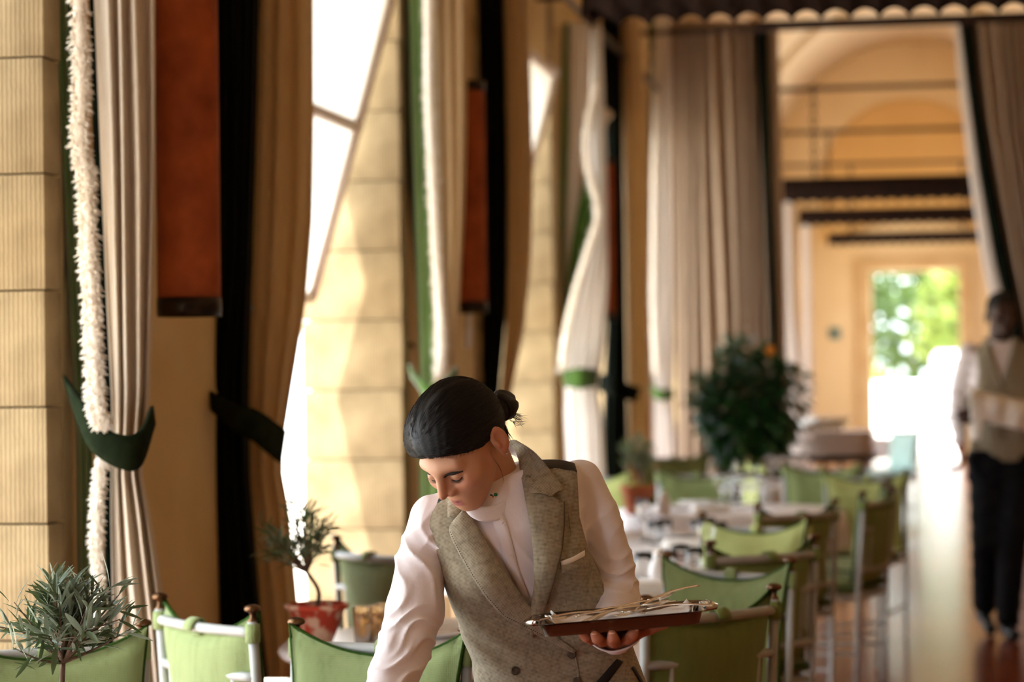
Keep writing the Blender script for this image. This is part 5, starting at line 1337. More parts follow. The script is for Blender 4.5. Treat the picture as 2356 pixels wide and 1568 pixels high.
for pts, rd in fing:
    p = W.P(*pts[-1]); q = W.P(*pts[-2]); d = (p - q) / np.linalg.norm(p - q); c_ = q + (p - q) * .72 + np.array([0, -rd * .80, 0]); P = []
    for i in range(5):
        row = []
        for j in range(5):
            a = (j - 2) / 2; row.append(tuple(c_ + d * (i - 1.5) * .0026 + np.array([a * rd * .58, .0022 * a * a - .0006, 0])))
        P.append(row)
    nails.sheet(P, .0008, nrm=(0, -1, 0))
# --- the other hand, resting on the table below the view
wr_ = W.P(852, 1676, .35); hr = Fld(wr_ - np.array([.14, .16, .12]), wr_ + np.array([.09, .10, .07]), .0026)
hz = TH + .012; dn = np.array([-.25, -.75, 0]); dn /= np.linalg.norm(dn); sd = np.array([dn[1], -dn[0], 0])
k0 = np.array([wr_[0], wr_[1], max(wr_[2] - .01, hz + .03)]); pc = k0 + dn * .05; pc[2] = hz + .022
hr.cap(k0, pc, .024, .022, 0); hr.ell(pc + dn * .01, (.036, .042, .016), .015)
for i, (o_, L) in enumerate(((-.030, .062), (-.010, .074), (.011, .070), (.030, .054))):
    b_ = pc + dn * .042 + sd * o_; hr.chain([b_, b_ + dn * L * .45 + np.array([0, 0, .010]), b_ + dn * L * .8 + np.array([0, 0, -.002]), b_ + dn * L + np.array([0, 0, -.012])], [.0098, .0092, .0085, .007], .006)
hr.chain([pc - sd * .03, pc - sd * .052 + dn * .02, pc - sd * .060 + dn * .05 + np.array([0, 0, -.008])], [.014, .011, .008], .01)
v, f = hr.nets(); handR = (v, f, np.array(lin((190, 126, 92))))
# --- the rest of the body under the clothes
bf = Fld((-.50, -.45, .02), (.30, .25, 1.32), .011)
bf.fun(torso_fn(H, e, r_, n_, T_, [a - .012 for a in A_], SS, [b - .012 for b in B_], D_, thi=.46, tlo=-.16))
bf.chain(arm_up + fore_up[1:], [.033, .034, .036, .036, .032, .026], .02); bf.chain(arm_dn + fore_dn[1:], [.034, .036, .04, .036, .032, .026], .02)
hipL, hipR = np.array([-.06, .03, .78]), np.array([.10, .03, .78]); kL, kR = np.array([-.07, .00, .47]), np.array([.13, .0, .47]); aL, aR = np.array([-.07, .04, .09]), np.array([.135, .04, .09])
for h_, k_, a_ in ((hipL, kL, aL), (hipR, kR, aR)): bf.chain([h_, k_, a_], [.066, .05, .035], .03)
v, f = bf.nets(); core = (v, f, np.array(lin(SK)))
body = link('body', joinmesh('body', [headpart, handL, handR, core], M['skin']), None, wroot)
M['nail'] = mat('fingernail', (226, 176, 156), .25); nails.obj('fingernails', M['nail'], body)
# trousers and shoes (below the view)
tf = Fld((-.26, -.18, .05), (.32, .22, .98), .009); tf.fun(torso_fn(H, e, r_, n_, T_, [a + .003 for a in A_], SS, [b + .003 for b in B_], D_, thi=.02, tlo=-.14))
for h_, k_, a_ in ((hipL, kL, aL), (hipR, kR, aR)): tf.chain([h_, k_, a_], [.080, .064, .058], .04)
v, f = tf.nets(); link('trousers', npmesh('trousers', v, f, M['trouser']), None, wroot)
for a_ in (aL, aR):
    s2 = Fld(a_ + np.array([-.07, -.24, -.10]), a_ + np.array([.07, .10, .06]), .005)
    s2.cap(a_ + np.array([0, .03, -.05]), a_ + np.array([0, -.14, -.062]), .034, .030, 0); s2.cap(a_ + np.array([0, .01, .0]), a_ + np.array([0, 0, -.05]), .034, .04, .02)
    s2.V = np.maximum(s2.V, (.0 - s2.ax[2] + .001)[None, None, :].astype(np.float32))
    v, f = s2.nets(); link('shoe', npmesh('shoe', v, f, M['shoe']), None, wroot)
# --- face details laid on the head surface
def face_pt(x, z, off=0.0):
    ys = np.linspace(-.14, 0.02, 200); p = np.stack([np.full(200, x), ys, np.full(200, z)], 1); vv = samp(hf, p); i = int(np.argmax(vv < 0)); return np.array([x, ys[i] - off, z])
br = MB()
for s_ in (-1, 1):
    top, bot = [], []
    for q in np.linspace(0, 1, 14):
        x = s_ * (.013 + .038 * q); z = .0005 + .0045 * math.sin(math.pi * min(1, q * .72)) - .006 * q ** 2; w_ = .0041 * (1 - .9 * q ** 2.2) * min(1, .4 + q * 3)
        top.append(HP(face_pt(x, z + w_, .0012))); bot.append(HP(face_pt(x, z - w_, .0012)))
    br.sheet([[tuple(a), tuple((a + b) / 2 + Mh @ np.array([0, -.0012, 0])), tuple(b)] for a, b in zip(top, bot)], .0012)
M['brow'] = mat('dark_brow', (40, 29, 25), .8)
br.obj('eyebrows', M['brow'], wroot)
la = MB()
for s_ in (-1, 1):
    L = [face_pt(s_ * (.0175 + .029 * q), -.0145 - .0045 * math.sin(math.pi * q) + .003 * q, .0006) for q in np.linspace(0, 1, 12)]
    la.tube([HP(p) for p in L], [.0006 + .0008 * math.sin(math.pi * i / 11) for i in range(12)], 6)
    for i in range(26):
        q = i / 25; p = face_pt(s_ * (.0175 + .029 * q), -.0145 - .0045 * math.sin(math.pi * q) + .003 * q, .0006)
        t1 = p + np.array([s_ * (.001 + .004 * q), -.005, -.0035]); la.tube([HP(p), HP((p + t1) / 2 + np.array([0, -.0006, -.0012])), HP(t1)], [.0004, .0003, .0001], 4)
la.obj('eyelashes', M['brow'], wroot)
ep = HP((.0850, .010, -.044)); MB().lathe([(0, -.003), (.0021, -.002), (.003, 0), (.0021, .002), (0, .003)], 12, ep).obj('earring', M['silver'], wroot)
# --- hair: cap swept back to a low bun
cf = Fld((-.125, -.15, -.15), (.125, .19, .17), .0026)
cf.ell((0, .014, .038), (.0795, .098, .091), 0); cf.ell((-.010, -.032, .052), (.067, .061, .055), .04); cf.ell((.006, .046, .02), (.066, .060, .062), .03)
def hairline(x, y, z):
    zl = np.interp(y, [-.15, -.10, -.080, -.060, -.040, -.015, .005, .022, .045, .075, .11], [.060, .058, .046, .032, .014, .000, -.004, .006, -.048, -.070, -.078]); return (zl + .0018 * np.sin(x * 210 + 1) + .0014 * np.sin(x * 470 + y * 90) - z) * .75
hl = hairline(cf.ax[0][:, None, None], cf.ax[1][None, :, None], cf.ax[2][None, None, :]).astype(np.float32)
d_ = hl; k = .010; hh = np.clip(0.5 - 0.5 * (d_ - cf.V) / k, 0, 1); cf.V = d_ * (1 - hh) + cf.V * hh + k * hh * (1 - hh)
BUN = np.array([.026, .119, -.017])
cf.ell((.014, .094, -.008), (.026, .022, .026), .02)
gx, gy, gz = cf.ax[0][:, None, None], cf.ax[1][None, :, None], cf.ax[2][None, None, :]
ang = np.arctan2(gx - .015, (gz - .0)); cf.V += (.0004 * np.sin(ang * 23 + 7 * np.sin(gy * 17 + gx * 21))).astype(np.float32)
v, f = cf.nets(); hair = link('hair', npmesh('hair', HP(v), f, M['hair_cap']), None, wroot)
_c = np.array([0, .02, .03]); _e = np.array([.012, .10, .0]) - _c; _e /= np.linalg.norm(_e); _d = v - _c; _d /= np.linalg.norm(_d, axis=1)[:, None]
_x = np.cross(_e, [0, 0, 1.0]); _x /= np.linalg.norm(_x); _y = np.cross(_e, _x); _ph = np.arctan2(_d @ _y, _d @ _x); _th = np.arccos(np.clip(_d @ _e, -1, 1))
_fa = hair.data.attributes.new('flow', 'FLOAT_VECTOR', 'POINT'); _fa.data.foreach_set('vector', np.stack([np.cos(_ph), _th, np.sin(_ph)], 1).astype(np.float32).ravel())
bnf = Fld(BUN - .055, BUN + .055, .0018); bnf.ell(BUN, (.030, .027, .033), 0); bnf.ell(BUN + np.array([0, -.020, .004]), (.020, .018, .020), .012)
gx, gy, gz = (a.reshape(s_) for a, s_ in zip(bnf.ax, ((-1, 1, 1), (1, -1, 1), (1, 1, -1))))
an = np.arctan2(gx - BUN[0], gz - BUN[2]); rr = np.sqrt((gx - BUN[0]) ** 2 + (gz - BUN[2]) ** 2); bnf.V += (.0016 * np.sin(an * 3 + rr * 420) + .0005 * np.sin(an * 5 + rr * 1300)).astype(np.float32)
v, f = bnf.nets(); link('bun', npmesh('bun', HP(v), f, M['hair']), None, hair)
C0 = np.array([0, .02, .03]); rg = random.Random(3); st = MB()
def surf(d):
    d = d / np.linalg.norm(d); ts = np.linspace(.04, .16, 90); vv = samp(cf, C0 + ts[:, None] * d); i = np.flatnonzero(vv < 0)
    if not len(i) or ts[i[-1]] < .05 or i[-1] > 87: return None
    j = i[-1]; return C0 + d * (ts[j] + (ts[1] - ts[0]) * vv[j] / (vv[j] - vv[j + 1]))
E0 = np.array([.012, .10, .0]) - C0; E0 /= np.linalg.norm(E0)
for k in range(700):
    y = rg.uniform(-.10, .03); s_ = rg.choice((-1, 1)); top = rg.random()
    if top < .55:
        x = s_ * abs(rg.gauss(0, .05)); z = ip(y, [-.10, -.08, -.06, -.04, -.015, .005, .03], [.064, .050, .036, .020, .005, .003, .010]) + rg.uniform(0.002, .02); d0 = np.array([x, y, z]) - C0
    else: d0 = np.array([rg.uniform(-.09, .09), rg.uniform(-.09, .05), rg.uniform(.04, .13)]) - C0
    d0 /= np.linalg.norm(d0); jit = np.array([rg.gauss(0, .06), rg.gauss(0, .03), rg.gauss(0, .06)]); e1 = E0 + jit; e1 /= np.linalg.norm(e1); P = []
    om = math.acos(max(-1, min(1, float(d0 @ e1)))); L = rg.uniform(.85, 1.0)
    if om < .15: continue
    lift = rg.uniform(.0000, .0011) + (rg.random() < .02) * .0015
    for q in np.linspace(0.0, L, 11):
        d = (math.sin((1 - q) * om) * d0 + math.sin(q * om) * e1) / math.sin(om); p = surf(d)
        if p is None: P = []; break
        P.append(HP(p + d * lift))
    if P: st.tube(P, [.0002] + [.0004] * 9 + [.0002], 4)
o = st.obj('hair_strands', M['hair'], hair); o['kind'] = 'stuff'
fly = MB()
def wisp(pts, rad=.0006): fly.tube(spline([W.P(*p) for p in pts], 14), [rad] * 10 + [rad * .7, rad * .5, rad * .3, rad * .15], 4)
for k in range(34):
    q = rg.random(); a0 = (1176 + rg.uniform(-8, 8), 948 + 22 * q, .05); l = rg.uniform(14, 34)
    wisp([a0, (a0[0] + l * .5, a0[1] + rg.uniform(0, 10), .05), (a0[0] + l, a0[1] + rg.uniform(-2, 22), .05 + rg.uniform(-.01, .01))], .0005)
for k in range(110):
    a0 = (1136 + rg.uniform(-6, 16), 968 + rg.uniform(-6, 14), .06); l = rg.uniform(.6, 1.1)
    wisp([a0, (a0[0] + 12 * l, a0[1] + 18 * l, .05), (a0[0] + 22 * l + rg.uniform(-6, 6), a0[1] + 42 * l + rg.uniform(-5, 8), .045)], .0007)
for k in range(4): wisp([(1122 + k, 1030 + k % 3, .215), (1130 + k * 1.5, 1054, .235), (1144 + k, 1072 + k, .235), (1153 + k * .6, 1095 + k * 2, .215), (1151 + k, 1112, .20)], .00018)
for k in range(16):
    a = rg.uniform(3.3, 5.6); a0 = (1060 + 118 * math.cos(a), 1010 + 122 * math.sin(a), .22); wisp([a0, (a0[0] + rg.uniform(-10, 6), a0[1] - 3, .22), (a0[0] + rg.uniform(-4, 22), a0[1] - rg.uniform(2, 7), .22)], .0003)
for k in range(170):      # fine short hairs along the hairline, lying on the skin
    x = rg.uniform(-.07, .072); y0 = ip(abs(x), [0, .03, .055, .072], [-.082, -.074, -.050, -.020]); z0 = ip(y0, [-.080, -.060, -.040, -.015], [.046, .032, .014, .0]); dr = np.array([x, y0 - .02, z0 - .03]); dr /= np.linalg.norm(dr)
    pts_ = []
    for q in (0, .5, 1):
        d_ = np.array([x * (1 + .1 * q), y0 + .016 * q, z0 - .004 + .014 * q]) - C0; d_ /= np.linalg.norm(d_); ts_ = np.linspace(.05, .13, 80); vv_ = samp(hf, C0 + ts_[:, None] * d_); i_ = np.flatnonzero(vv_ < 0); pts_.append(C0 + d_ * (ts_[i_[-1]] if len(i_) else .09) + d_ * (.0008 + .004 * q))
    fly.tube([HP(p) for p in pts_], [.00012, .0004, .0004], 4)
o = fly.obj('loose_hair', M['hair'], hair); o['kind'] = 'stuff'
# --- stand collar of the shirt
P = []; Cc = W.P(1124, 1094, .125); U = W.P(1196, 1087, .105) - Cc; Vb = Cc - W.P(1143, 1012, .02); V_ = W.P(1116, 1164, .185) - Cc; dn_ = W.P(1132, 1126, .13) - W.P(1124, 1094, .125)
for k in range(49):
    a = 2 * math.pi * k / 48; vv_ = V_ if math.sin(a) > 0 else Vb; p = Cc + U * math.cos(a) + vv_ * math.sin(a); o_ = (U * math.cos(a) + vv_ * math.sin(a)); row = []
    for q in np.linspace(0, 1, 6): row.append(tuple(p + dn_ * q * 1.05 + o_ * (.03 * math.sin(math.pi * q) + .02 * q)))
    P.append(row)
collar = MB().sheet(P, .0025).obj('shirt_collar', M['shirt'], wroot)
# small embroidered mark on the collar front: green dome, red stem, navy dot
em = MB()
def disc(px, py, rx, ry, dz, m, name):
    c_ = W.P(px, py, dz); mb = MB(); P = [tuple(c_ + np.array([rx * math.cos(a), -.0006, ry * math.sin(a)])) for a in np.linspace(0, 2 * math.pi, 17)[:-1]]; Q = [tuple(np.array(p) + np.array([0, .0012, 0])) for p in P]
    mb.v = P + Q; mb.f = [tuple(range(15, -1, -1)), tuple(range(16, 32))] + [(i, (i + 1) % 16, 16 + (i + 1) % 16, 16 + i) for i in range(16)]; return mb.obj(name, m, collar)
gm, rm, nm = mat('green_thread', (30, 112, 66), .7), mat('red_thread', (150, 40, 48), .7), mat('navy_thread', (34, 40, 70), .7)
edz = .196
disc(1136, 1137, .0040, .0036, edz + .002, gm, 'badge_green'); disc(1130, 1141, .0014, .0026, edz + .0025, rm, 'badge_red'); disc(1126, 1138, .0030, .0016, edz + .002, nm, 'badge_navy')
# --- cuff of the upright sleeve
P = []; ax0, ax1 = W.P(1408, 1460, .235), W.P(1405, 1467, .352)
for k in range(37):
    a = 2 * math.pi * k / 36; row = []
    for q in np.linspace(0, 1, 6):
        c_ = ax0 * (1 - q) + ax1 * q; rx = .040 + .008 * q + .002 * math.sin(a * 5 + 2); rz_ = .0255 if math.sin(a) < 0 else .018
        row.append(tuple(c_ + np.array([rx * math.cos(a), .010 * q * math.sin(a), (rz_ + .0018 * math.sin(3 * a + 1)) * math.sin(a)])))
    P.append(row)
MB().sheet(P, .003).obj('cuff', M['shirt'], wroot)

# ================================================================== silver tray, napkin and cutlery
c0 = W.P(1420, 1418, .45); cF = W.P(1416, 1391, .235)
L0, L1 = W.P(1226, 1438, .44), W.P(1615, 1404, .455); Lx = L1 - L0; hl_ = np.linalg.norm(Lx) / 2; Lx = Lx / np.linalg.norm(Lx)
Dy = np.array([.02, -1.0, 0.0]); Dy -= Lx * (Dy @ Lx); Dy /= np.linalg.norm(Dy); Uz = np.cross(Lx, -Dy)
nearmid = (L0 + L1) / 2; hd_ = .105; tc_ = nearmid - Dy * hd_
tloc = np.array(CW(W.x0, W.z0, 0)); rw = np.array([[math.cos(YAW), -math.sin(YAW), 0], [math.sin(YAW), math.cos(YAW), 0], [0, 0, 1]])
def toW(p): return Vector(tuple(tloc + rw @ np.asarray(p)))
RW = Matrix([list(rw @ Lx), list(rw @ -Dy), list(rw @ Uz)]).transposed()     # tray axes: x along, y away, z up
tray = thing('serving_tray', 'rectangular silver tray with end handles held on the woman\'s raised palm', 'tray', toW(tc_)); tray.rotation_euler = RW.to_euler()
def rrect(hx, hy, r, z, n=6):
    out = []
    for cx_, cy_, a0 in ((hx - r, hy - r, 0), (-hx + r, hy - r, 90), (-hx + r, -hy + r, 180), (hx - r, -hy + r, 270)):
        for i in range(n + 1):
            a = math.radians(a0 + 90 * i / n); out.append(Vector((cx_ + r * math.cos(a), cy_ + r * math.sin(a), z)))
    return out
rings = [rrect(hl_ - .020, hd_ - .018, .018, -.0265), rrect(hl_ - .013, hd_ - .012, .02, -.0250), rrect(hl_ - .006, hd_ - .006, .022, -.004), rrect(hl_ + .001, hd_ + .001, .024, -.0005), rrect(hl_ + .003, hd_ + .003, .024, .0008),
         rrect(hl_ + .0005, hd_ + .0005, .023, .0012), rrect(hl_ - .0075, hd_ - .0075, .021, -.004), rrect(hl_ - .0145, hd_ - .0135, .019, -.0232), rrect(hl_ - .022, hd_ - .02, .017, -.0245)]
m = MB().grid(rings, close=True); nn = len(rings[0]); m.f += [tuple(range(nn - 1, -1, -1)), tuple((len(rings) - 1) * nn + i for i in range(nn))]
M['tray_silver'] = mat('dull_silver_tray', (134, 128, 122), 0.16, metal=1.0)
autosmooth(m.obj('tray_body', M['tray_silver'], tray), 50)
for s_ in (-1, 1):
    P = []
    for q in np.linspace(-1, 1, 15):
        y = q * .052; out = .026 * (1 - q ** 4) + .001; P.append([Vector((s_ * (hl_ - .002), y, .0005)), Vector((s_ * (hl_ + out * .5), y, .0045)), Vector((s_ * (hl_ + out), y * .92, -.001)), Vector((s_ * (hl_ + out - .003), y * .9, -.006))])
    MB().sheet(P, .0022 * s_).obj('handle', M['silver'], tray)
nap = thing('tray_napkin', 'white crumpled napkin lining the silver tray', 'napkin', toW(tc_)); nap.rotation_euler = RW.to_euler()
P = []
for i in range(40):
    row = []
    for j in range(18):
        x = (i / 39 - .5) * 2 * (hl_ - .026); y = (j / 17 - .5) * 2 * (hd_ - .022); ed = max(0, abs(x) / (hl_ - .026) - .86) / .14
        row.append(Vector((x + .004 * math.sin(y * 60), y, -.0125 + .017 * ed ** 1.5 + .0030 * (1 + math.sin(x * 62 + 3 * math.sin(y * 34))) + .0016 * math.sin(y * 120 + x * 40))))
    P.append(row)
MB().sheet(P, .0012, nrm=(0, 0, 1)).obj('cloth', M['napkin'], nap)
def cutl(kind, p, ang, pitch, label, L=.185):
    t = thing(kind, label, 'cutlery', toW(tc_ + Lx * p[0] - Dy * p[1] + Uz * p[2]), 0, 'cutlery on the silver tray'); t.rotation_euler = (RW @ Matrix.Rotation(ang, 3, 'Z') @ Matrix.Rotation(-pitch, 3, 'Y')).to_euler()
    Pp = []
    for q in np.linspace(0, 1, 18):
        x = (q - .5) * L * .72 - L * .14; w_ = .0085 - .0055 * min(1, q * 1.6) + .001 * q; z = .010 * math.sin(q * 2.6) - .002
        Pp.append([Vector((x, -w_, z)), Vector((x, 0, z + .0016)), Vector((x, w_, z))])
    MB().sheet(Pp, .0018).obj('handle', M['cutlery'], t)
    x0 = L * .22
    if kind == 'fork':
        Pp = [[Vector((x0 + .022 * q, -(.003 + .009 * q), .006 - .004 * q)), Vector((x0 + .022 * q, 0, .005 - .005 * q)), Vector((x0 + .022 * q, (.003 + .009 * q), .006 - .004 * q))] for q in np.linspace(0, 1, 6)]
        MB().sheet(Pp, .0016).obj('fork_head', M['cutlery'], t)
        for k in range(4):
            y = (k - 1.5) * .0068; MB().tube([(x0 + .020, y, .001), (x0 + .04, y, .0005), (x0 + .062, y * .95, .007)], [.0021, .0019, .0010], 6).obj('tine', M['cutlery'], t)
    elif kind == 'spoon':
        Pp = []
        for q in np.linspace(0, 1, 12):
            w_ = .0185 * math.sin(math.pi * (.08 + .90 * q)) ** .7; Pp.append([Vector((x0 + .058 * q, w_ * a, .006 - .009 * math.sin(math.pi * q) * (1 - a * a) - .002 * q)) for a in np.linspace(-1, 1, 7)])
        MB().sheet(Pp, .0013).obj('bowl', M['cutlery'], t)
    else:
        Pp = [[Vector((x0 - .01 + .085 * q, -.002, .004)), Vector((x0 - .01 + .085 * q, .008 * (1 - .6 * q ** 3), .0042)), Vector((x0 - .01 + .085 * q, .0165 * math.sqrt(max(0, 1 - q ** 4)) - .001, .004))] for q in np.linspace(0, 1, 10)]
        MB().sheet(Pp, .0012).obj('blade', M['cutlery'], t)
    return t
cutl('fork', (-.045, -.035, 0.002), 3.2, .02, 'silver fork lying flat, leftmost of the cutlery on the tray')
cutl('knife', (-.075, .005, 0.000), .06, 0, 'silver table knife behind the leftmost fork')
cutl('spoon', (.005, -.045, 0.006), .34, .10, 'silver spoon in the middle heap of cutlery, nearest the rim')
cutl('fork', (.020, -.020, 0.010), .46, .16, 'silver fork propped on the middle heap of cutlery', .18)
cutl('knife', (.000, .030, 0.002), .22, .02, 'silver table knife at the back of the middle heap')
cutl('fork', (.075, -.01, 0.018), 3.66, -.22, 'silver fork tilted up, its handle standing above the right end of the tray', .19)
cutl('spoon', (.090, -.045, 0.004), 2.95, -.02, 'silver spoon at the right end of the tray')

# ================================================================== the walking man
G = Fig((2300 - 1178) * 13.4 / F, 13.4)
mroot = thing('person', 'man in grey vest, white shirt and black trousers walking up the aisle', 'person', CW(G.x0, G.z0, 0), YAW)
H2 = G.P(2302, 1050, 0); e2, r2, n2 = frame((.0, -.03, 1), (1, 0, 0))
T2 = [-.10, 0, .10, .25, .40, .52, .58, .62, .66]
A2 = [.165, .165, .160, .172, .185, .185, .165, .11, .06]; B2 = [.115, .115, .112, .118, .12, .11, .09, .07, .055]; Z2 = [0] * 9
mf = Fld((-.45, -.36, .75), (.40, .24, 1.68), .008)
mf.fun(torso_fn(H2, e2, r2, n2, T2, A2, Z2, B2, Z2, thi=.64, tlo=-.08))
aL2 = [G.P(2228, 812, 0), G.P(2206, 900, -.03), G.P(2200, 958, -.04), G.P(2206, 1018, .04)]
aR2 = [G.P(2374, 812, 0), G.P(2398, 935, -.02), G.P(2350, 962, .16), G.P(2270, 955, .23)]
mf.chain(aL2, [.058, .053, .048, .036], .03); mf.chain(aR2, [.058, .053, .048, .036], .03)
mf.V += (.004 * np.sin(mf.ax[2] * 95)[None, None, :] * np.sin(mf.ax[0] * 50)[:, None, None]).astype(np.float32)
v, f = mf.nets(); link('shirt', npmesh('man_shirt', v, f, M['shirt']), None, mroot)
vm = Fld((-.24, -.2, .78), (.24, .2, 1.68), .007)
vm.fun(torso_fn(H2, e2, r2, n2, T2, A2, Z2, B2, Z2, infl=.014, thi=.625, tlo=-.02))
xx = vm.ax[0][:, None, None]; zz = vm.ax[2][None, None, :]; tt = zz - H2[2]; xa = np.abs(xx - H2[0]) + 0 * zz
vm.V = np.maximum(vm.V, (xa - np.interp(tt, [.28, .34, .45, .58, .62], [.40, .165, .145, .15, .15])).astype(np.float32) + 0 * vm.V)
v, f = vm.nets(); fc = v[f].mean(1); fx, fy = G.proj(fc)
kill = inpoly(fx, fy, [(2268, 770), (2288, 830), (2305, 880), (2318, 830), (2340, 770), (2305, 740)]) & (((fc - H2) @ n2) > 0)
vest2 = link('vest', npmesh('man_vest', v, f[~kill], M['tweed']), None, mroot)
for pts_o, pts_i in (([(2262, 778), (2262, 815), (2284, 862), (2304, 892)], [(2276, 776), (2282, 810), (2294, 850), (2306, 884)]), ([(2346, 778), (2346, 815), (2326, 862), (2308, 896)], [(2332, 776), (2328, 810), (2316, 850), (2306, 886)])):
    n = 14; O = np.array(poly_line(pts_o, n)); I = np.array(poly_line(pts_i, n)); P = [G.hit(vm, (O * (1 - q) + I * q)[:, 0], (O * (1 - q) + I * q)[:, 1], .012) for q in (0, .5, 1)]
    MB().sheet([[tuple(p) for p in row] for row in np.array(P).transpose(1, 0, 2)], -.005, nrm=(0, 1, 0)).obj('lapel', M['tweed'], mroot)
for y in (915, 945, 1000):
    p = G.hit(vm, [2306], [y], .006)[0]; MB().lathe([(0, 0), (.011, 0), (.011, .004), (0, .005)], 14, p, Matrix.Rotation(math.pi / 2, 3, 'X')).obj('button', M['horn'], mroot)
# head, neck, hands
h2 = head_fld(.004); HO2 = G.P(2306, 724, .03)
h3 = Fld((-.11, -.15, -.24), (.11, .14, .145), .0042); g = np.stack(np.meshgrid(*h3.ax, indexing='ij'), -1).reshape(-1, 3)
inside = np.all((g > h2.lo + h2.h) & (g < h2.lo + h2.h * (np.array(h2.V.shape) - 2)), axis=1); val = np.full(len(g), .5, np.float32); val[inside] = samp(h2, g[inside]); h3.V = val.reshape(h3.V.shape)
h3.cap((0, .03, -.05), (0, .045, -.19), .056, .06, .02, mar=.06)
v, f = h3.nets(); sk2 = (62, 40, 30)
def head_w(c, yaw=.12, pit=-.05):
    cy, sy = math.cos(yaw), math.sin(yaw); Rz = np.array([[cy, -sy, 0], [sy, cy, 0], [0, 0, 1.0]]); return HO2 + 1.02 * (np.asarray(c) @ Rz.T)
parts = [(head_w(v), f, head_cols(v, sk2, (70, 40, 36), (72, 44, 34)))]
def hand(wrist, dirv, side, curl, res=.005):
    w_ = np.array(wrist, float); d = np.array(dirv, float); d /= np.linalg.norm(d); s_ = np.array(side, float); s_ -= d * (s_ @ d); s_ /= np.linalg.norm(s_); up = np.cross(s_, d)
    fl_ = Fld(w_ - .22, w_ + .22, res); pc = w_ + d * .06; fl_.cap(w_ - d * .03, w_ + d * .03, .027, .028, 0)
    for q in (-.025, 0, .025): fl_.cap(w_ + d * .03, w_ + d * .095 + s_ * q, .018, .014, .012)
    for q, L in ((-.033, .058), (-.011, .07), (.011, .074), (.032, .066)):
        b = w_ + d * .095 + s_ * q; m1 = b + d * L * .5 - up * curl * .012; m2 = m1 + d * L * .3 - up * curl * .022; fl_.chain([b, m1, m2, m2 + d * L * .12 - up * curl * .02], [.0105, .0098, .009, .0075], .006)
    t0 = w_ + d * .03 + s_ * .026; fl_.chain([t0, t0 + d * .03 + s_ * .022, t0 + d * .062 + s_ * .026 - up * .01], [.016, .012, .009], .012)
    v, f = fl_.nets(); return (v, f, np.array(lin(sk2)))
parts.append((lambda q: (q[0], q[1], np.array(lin((150, 84, 60)))))(hand(aL2[-1], (.08, -.35, -1), (0, -1, .2), 1.4)))
parts.append(hand(aR2[-1], (-1, -.3, .0), (0, .2, 1), .9))
bm2 = Fld((-.45, -.36, .05), (.40, .30, 1.62), .012); bm2.fun(torso_fn(H2, e2, r2, n2, T2, [a - .015 for a in A2], Z2, [b - .015 for b in B2], Z2, thi=.6, tlo=-.08))
bm2.chain(aL2, [.04, .038, .034, .028], .02); bm2.chain(aR2, [.04, .038, .034, .028], .02)
lgL = [G.P(2268, 1060, 0), G.P(2262, 1250, .10), G.P(2256, 1385, -.10)]; lgR = [G.P(2338, 1060, 0), G.P(2322, 1250, .16), G.P(2310, 1410, .22)]
lgL[2][2] = .16; lgR[2][2] = .11
for L in (lgL, lgR): bm2.chain(L, [.075, .055, .038], .03)
v, f = bm2.nets(); parts.append((v, f, np.array(lin(sk2))))
body2 = link('body', joinmesh('man_body', parts, M['skin']), None, mroot)
hc = Fld((-.11, -.13, -.10), (.11, .14, .16), .0045); hc.ell((0, .017, .042), (.0775, .099, .088), 0)
zl = np.interp(hc.ax[1], [-.13, -.085, -.05, -.0, .02, .05, .11], [.09, .07, .045, .015, .0, -.05, -.06]).astype(np.float32)[None, :, None] - hc.ax[2][None, None, :]
hc.V = np.maximum(hc.V, zl * .75); v, f = hc.nets(); link('hair', npmesh('man_hair', head_w(v), f, mat('short_black_hair', (14, 12, 12), .8)), None, mroot)
# collar
P = []; c0 = head_w((0, .03, -.135)); 
for k in range(33):
    a = 2 * math.pi * k / 32; P.append([tuple(c0 + np.array([.068 * math.cos(a), .066 * math.sin(a) * 1.0, -.010 - .02 * (math.sin(a) < 0) * abs(math.sin(a)) + q])) for q in (.022, 0, -.022)])
MB().sheet(P, .004).obj('shirt_collar', M['shirt'], mroot)
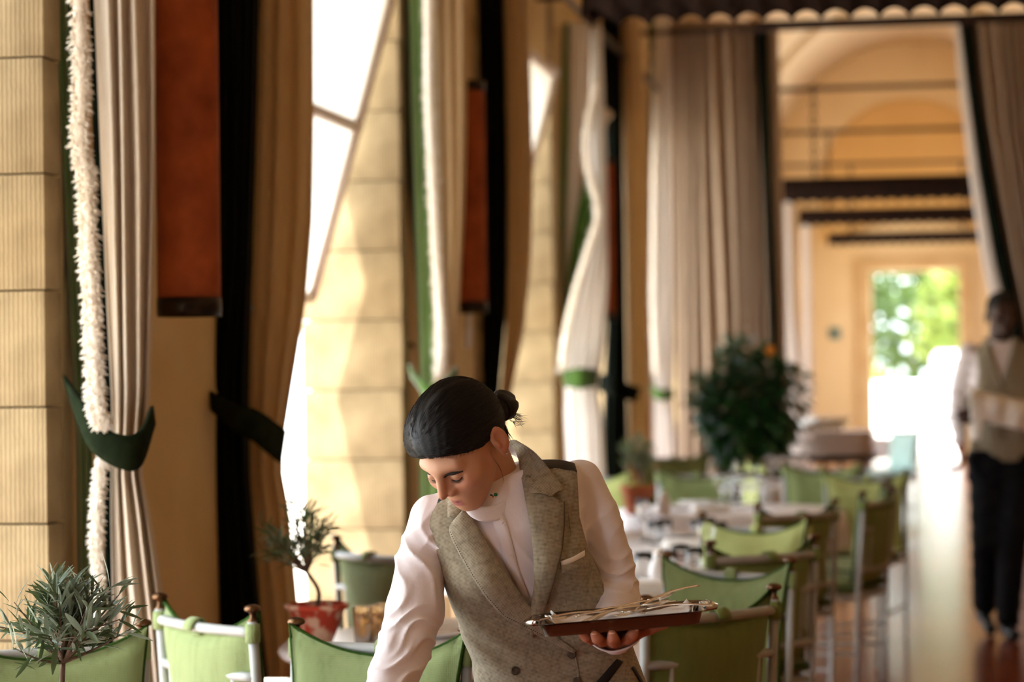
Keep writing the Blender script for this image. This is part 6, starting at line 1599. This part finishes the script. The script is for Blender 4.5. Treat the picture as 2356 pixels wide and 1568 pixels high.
# trousers, shoes
t2 = Fld((-.26, -.36, .04), (.28, .30, 1.06), .008); t2.fun(torso_fn(H2, e2, r2, n2, T2, [a + .006 for a in A2], Z2, [b + .006 for b in B2], Z2, thi=.03, tlo=-.10))
for L in (lgL, lgR): t2.chain(L, [.105, .080, .066], .05)
t2.V += (.004 * np.sin(t2.ax[2] * 60)[None, None, :] * np.sin(t2.ax[0] * 40)[:, None, None]).astype(np.float32)
v, f = t2.nets(); link('trousers', npmesh('man_trousers', v, f, M['trouser']), None, mroot)
for a_, heel in ((lgL[2], .05), (lgR[2], 0.0)):
    s2 = Fld((a_[0] - .09, a_[1] - .26, -.01), (a_[0] + .09, a_[1] + .12, .26), .006); z0 = .036
    s2.cap((a_[0], a_[1] + .04, z0 + heel + .01), (a_[0], a_[1] - .17, z0), .040, .036, 0); s2.cap((a_[0], a_[1], a_[2]), (a_[0], a_[1] + .02, z0 + heel + .02), .042, .044, .02)
    s2.V = np.maximum(s2.V, (.002 - s2.ax[2])[None, None, :].astype(np.float32) + 0 * s2.V); v, f = s2.nets(); link('shoe', npmesh('man_shoe', v, f, M['shoe']), None, mroot)
MB().lathe([(.150, -.018), (.172, -.018), (.174, .018), (.150, .018)], 32, (H2[0], H2[1], H2[2] - .0), Matrix.Diagonal((1.0, .70, 1.0))).obj('belt', M['shoe'], mroot)
# white cloth draped over his bent forearm
cl = thing('draped_cloth', 'white cloth draped over the walking man\'s bent forearm', 'cloth', CW(G.x0, G.z0 - .2, 1.3), YAW); P = []
for i in range(26):
    q = i / 25; px = 2225 + 150 * q; row = []
    for j, a in enumerate(np.linspace(-1.1, 2.9, 18)):
        py0 = 920 + 34 * q; rr = .075 + .012 * math.sin(q * 14 + a * 2); dzc = .20 - .02 * q
        if a < 0: p = G.P(px, py0 - 8, dzc) + np.array([0, rr * 0 + .02 - a * .05, .05 + a * .03])
        else:
            t_ = min(a / (math.pi / 2), 1); drop = max(0, a - math.pi / 2) * (.075 if q > .12 else .16); p = G.P(px, py0, dzc) + np.array([0, -rr * math.sin(t_ * math.pi / 2) - .012 * math.sin(q * 20), .05 * math.cos(t_ * math.pi / 2) - drop])
        row.append(tuple(np.array(p) - np.array([0, -.2, 1.3])))
    P.append(row)
MB().sheet(P, .006).obj('cloth_folds', M['napkin'], cl)
